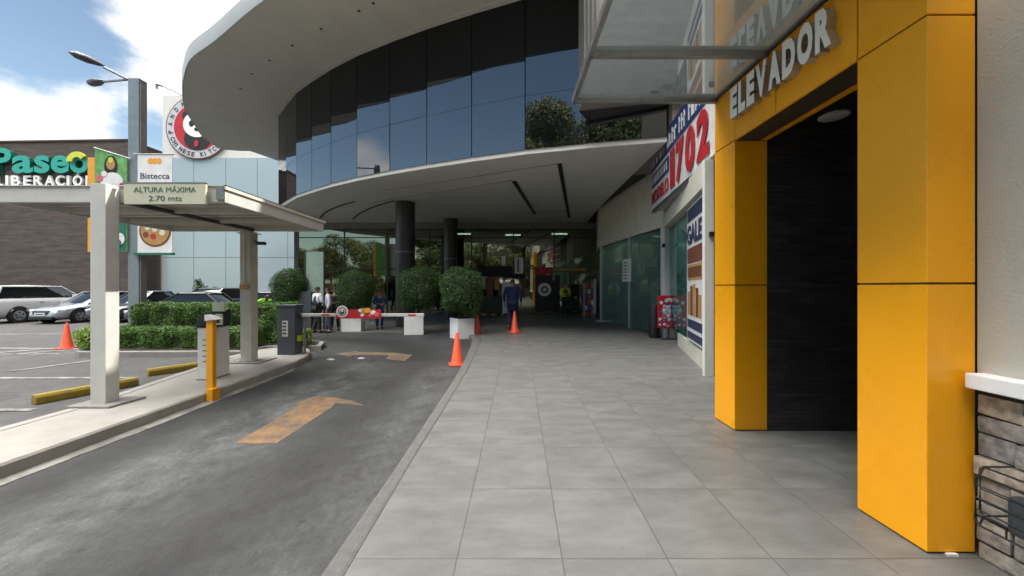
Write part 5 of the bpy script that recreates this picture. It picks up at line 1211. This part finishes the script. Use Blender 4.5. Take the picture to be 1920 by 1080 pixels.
def person(label, x, y, z, rz, H=1.7, top='shirt_white', bottom='cloth_black', sleeve=None, vest=None, arms='down', stride=.06, build=1.0, bend=0, hat=None, long_coat=False, hair='hair', bag=False):
    """faces local -y before rotation"""
    t = thing('person', label, 'person', (x, y, z), rz)
    s = H/1.7; b = build
    def V3(a, b_, c): return (a*s, b_*s, c*s)
    def bd(p):   # bend the upper body forward (towards -y) about the hip
        if not bend: return p
        px_, py_, pz_ = p; h = .92*s
        if pz_ <= h: return p
        dz = pz_-h; a = R(bend); return (px_, py_-dz*math.sin(a), h+dz*math.cos(a))
    hipz, chz, shz = .92, 1.28, 1.40
    pel = V3(0, 0, hipz); waist = bd(V3(0, .0, 1.06)); chest = bd(V3(0, -.01, chz)); neckb = bd(V3(0, .0, 1.44)); neckt = bd(V3(0, -.01, 1.50))
    hd0 = bd(V3(0, -.015, 1.55)); hd1 = bd(V3(0, -.015, 1.62)); hd2 = bd(V3(0, -.01, 1.67))
    arm = {}; leg = {}
    for sd_ in (-1, 1):
        sh = bd(V3(sd_*.18*b, 0, 1.395))
        if arms == 'down': el = bd(V3(sd_*.235*b, .03, 1.12)); wr = bd(V3(sd_*.235*b, -.05, .87))
        elif arms == 'front': el = bd(V3(sd_*.25*b, .0, 1.13)); wr = bd(V3(sd_*.08, -.22, 1.10))
        elif arms == 'back': el = bd(V3(sd_*.26*b, .08, 1.14)); wr = bd(V3(sd_*.07, .15, .98))
        else: el = bd(V3(sd_*.25*b, -.1, 1.15)); wr = bd(V3(sd_*.22*b, -.35, 1.12))
        arm[sd_] = (sh, el, wr)
        hp = V3(sd_*.095, 0, .90); kn = V3(sd_*.105, -.02-sd_*stride*.3, .49); an = V3(sd_*.11, .03+sd_*stride, .085); toe = V3(sd_*.125, -.13+sd_*stride, .035)
        leg[sd_] = (hp, kn, an, toe)
    ch = [[(pel, .12*s), (waist, (.125*s, .10*s)), (chest, (.15*s*b, .105*s)), (neckb, .065*s), (neckt, .052*s), (hd0, (.068*s, .078*s)), (hd1, (.078*s, .092*s)), (hd2, (.062*s, .07*s))]]
    for sd_ in (-1, 1):
        sh, el, wr = arm[sd_]; hp, kn, an, toe = leg[sd_]
        ch.append([(chest, .15*s), (sh, .055*s), (el, .041*s), (wr, .027*s)])
        w_ = Vector(wr); e_ = Vector(el); dr = (w_-e_).normalized(); palm = w_+dr*.07*s
        ch[-1].append((tuple(palm), (.036*s, .018*s)))
        side_ = Vector((0, 1, 0)) if arms == 'down' else Vector((0, 0, 1))
        for k, l_ in enumerate((.062, .075, .07, .055)):
            o_ = side_*(k-1.5)*.017*s; curl = Vector((-sd_*.4, 0, 0)) if arms == 'down' else Vector((0, 0, -.4))
            k1 = palm+dr*.03*s+o_; k2 = k1+(dr*.8+curl*.3).normalized()*l_*.5*s; k3 = k2+(dr*.6+curl).normalized()*l_*.5*s
            ch.append([(tuple(palm), .03*s), (tuple(k1), .0095*s), (tuple(k2), .0085*s), (tuple(k3), .007*s)])
        th = palm-dr*.03*s-side_*.03*s; ch.append([(tuple(palm), .03*s), (tuple(th), .011*s), (tuple(th+dr*.04*s-side_*.012*s), .008*s)])
        ch.append([(pel, .12*s), (hp, .085*s), (kn, .055*s), (an, .038*s), (toe, .034*s)])
    body = skin_mesh('body', ch, M['skin'], t)
    # face: nose, ears, eyes, mouth as small parts of head
    f = MB(); hx, hy, hz = hd0
    f.add([(hx-.012*s, hy-.080*s, hz+.0*s), (hx+.012*s, hy-.080*s, hz), (hx, hy-.10*s, hz-.002*s), (hx, hy-.082*s, hz+.04*s)], [(0, 1, 2), (1, 3, 2), (3, 0, 2), (0, 3, 1)])
    for sd_ in (-1, 1): f.lathe([(.004*s, hz-.02*s), (.014*s, hz), (.012*s, hz+.03*s), (.003*s, hz+.04*s)], 8, (hx+sd_*.079*s, hy))
    f.build('facial_features', M['skin'], t, world=False)
    f = MB()
    for sd_ in (-1, 1): f.box(hx+sd_*.03*s-.012*s, hx+sd_*.03*s+.012*s, hy-.086*s, hy-.07*s, hz+.032*s, hz+.044*s)
    f.box(hx-.022*s, hx+.022*s, hy-.082*s, hy-.07*s, hz-.035*s, hz-.028*s)
    f.build('eyes_and_mouth', M['hair'], t, world=False)
    # clothes
    tz = [[(V3(0, 0, .88), (.150*s*b, .125*s*b)), (waist, (.148*s*b, .125*s*b)), (chest, (.172*s*b, .128*s*b)), (bd(V3(0, 0, 1.43)), .075*s)]]
    for sd_ in (-1, 1):
        sh, el, wr = arm[sd_]; end = tuple(Vector(el).lerp(Vector(wr), .85))
        tz.append([(chest, .17*s), (sh, .073*s), (el, .056*s), (end, .042*s)])
    skin_mesh('shirt', tz, M[sleeve or top], t)
    if vest or sleeve:
        skin_mesh('vest', [[(V3(0, 0, .86), (.162*s*b, .137*s*b)), (waist, (.160*s*b, .137*s*b)), (chest, (.186*s*b, .142*s*b)), (bd(V3(0, 0, 1.415)), (.10*s, .085*s))]], M[vest or top], t)
    if long_coat:
        skin_mesh('coat', [[(V3(0, 0, .55), (.20*s*b, .16*s)), (V3(0, 0, .9), (.185*s*b, .16*s)), (chest, (.20*s*b, .15*s)), (bd(V3(0, 0, 1.42)), (.10*s, .09*s))]], M[top], t)
    tr = []
    for sd_ in (-1, 1):
        hp, kn, an, toe = leg[sd_]; tr.append([(V3(0, 0, .93), (.145*s*b, .115*s*b)), (hp, .10*s*b), (kn, .076*s*b), (tuple(Vector(an)+Vector((0, 0, .02*s))), .058*s)])
    skin_mesh('trousers', tr, M[bottom], t)
    for sd_ in (-1, 1):
        hp, kn, an, toe = leg[sd_]
        skin_mesh('shoe', [[(tuple(Vector(an)+Vector((0, .04*s, -.04*s))), .045*s), (tuple(Vector(an)+Vector((0, -.06*s, -.04*s))), .048*s), ((toe[0], toe[1]-.02*s, .035*s), .036*s)]], M['black'], t)
    hr = MB(); cx_, cy_, cz_ = hd1; vs = []; nu, nv = 14, 7
    for i_ in range(nv):
        th = math.pi*.56*i_/(nv-1)
        for j in range(nu):
            fi = 2*math.pi*j/nu; front = max(0, -math.sin(fi)); k = 1.0-.35*front*(i_/(nv-1)); vs.append((cx_+math.sin(th*k)*math.cos(fi)*.090*s, cy_+.008*s+math.sin(th*k)*math.sin(fi)*.105*s, cz_-.012*s+math.cos(th*k)*.085*s))
    hr.add(vs, [(i_*nu+j, i_*nu+(j+1) % nu, (i_+1)*nu+(j+1) % nu, (i_+1)*nu+j) for i_ in range(nv-1) for j in range(nu)])
    hr.build('hair', M[hat or hair], t, smooth='all', world=False)
    return t
person('person in a black waistcoat with white sleeves standing by the barrier, back turned', gx(595, 13.65), 13.65, ZR, R(150), 1.70, 'cloth_black', 'cloth_black', sleeve='shirt_white', arms='front')
person('person in a white shirt and grey trousers talking beside the barrier', gx(615, 13.75), 13.75, ZR, R(-60), 1.66, 'shirt_white', 'cloth_grey', arms='down')
person('person in dark clothes half hidden behind the white shirt', gx(628, 14.3), 14.3, ZR, R(20), 1.68, 'cloth_black', 'cloth_black', arms='front')
person('person with white sleeves half hidden by the navy cabinet', gx(558, 14.95), 14.95, ZR, R(80), 1.70, 'navy', 'navy', sleeve='shirt_white', arms='down')
person('large person in loose navy clothes walking away behind a cone', gx(961, 13.9), 13.9, 0, R(170), 1.84, 'navy', 'navy', build=1.22, arms='down', long_coat=True, stride=.12)
g_ = person('guard in a yellow reflective vest standing before the entrance', gx(1060, 18.9), 18.9, 0, R(0), 1.76, 'hi_vis', 'cloth_black', sleeve='hi_vis', vest='cloth_black', arms='front', hat='cloth_black')
gm = MB()
for zz in (1.08, 1.22): gm.tube([(-.20, 0, zz), (-.12, -.155, zz), (.12, -.155, zz), (.20, 0, zz), (.12, .155, zz), (-.12, .155, zz)], .022, 6, closed=True)
gm.build('reflective_band', M['hi_vis'], g_, world=False)
person('person in blue clothes near the rear shrubs, dark hair', gx(712, 14.9), 14.9, ZR, R(30), 1.56, 'cloth_blue', 'cloth_blue', arms='front')
person('person in lime green bending forward behind the hedge', gx(487, 13.4), 13.4, ZR, R(60), 1.68, 'lime', 'cloth_grey', arms='down', bend=52)
person('person in black standing between the white car and the silver sedan', gx(93, 20.6), 20.6, ZR, R(30), 1.78, 'cloth_black', 'cloth_black', arms='down')
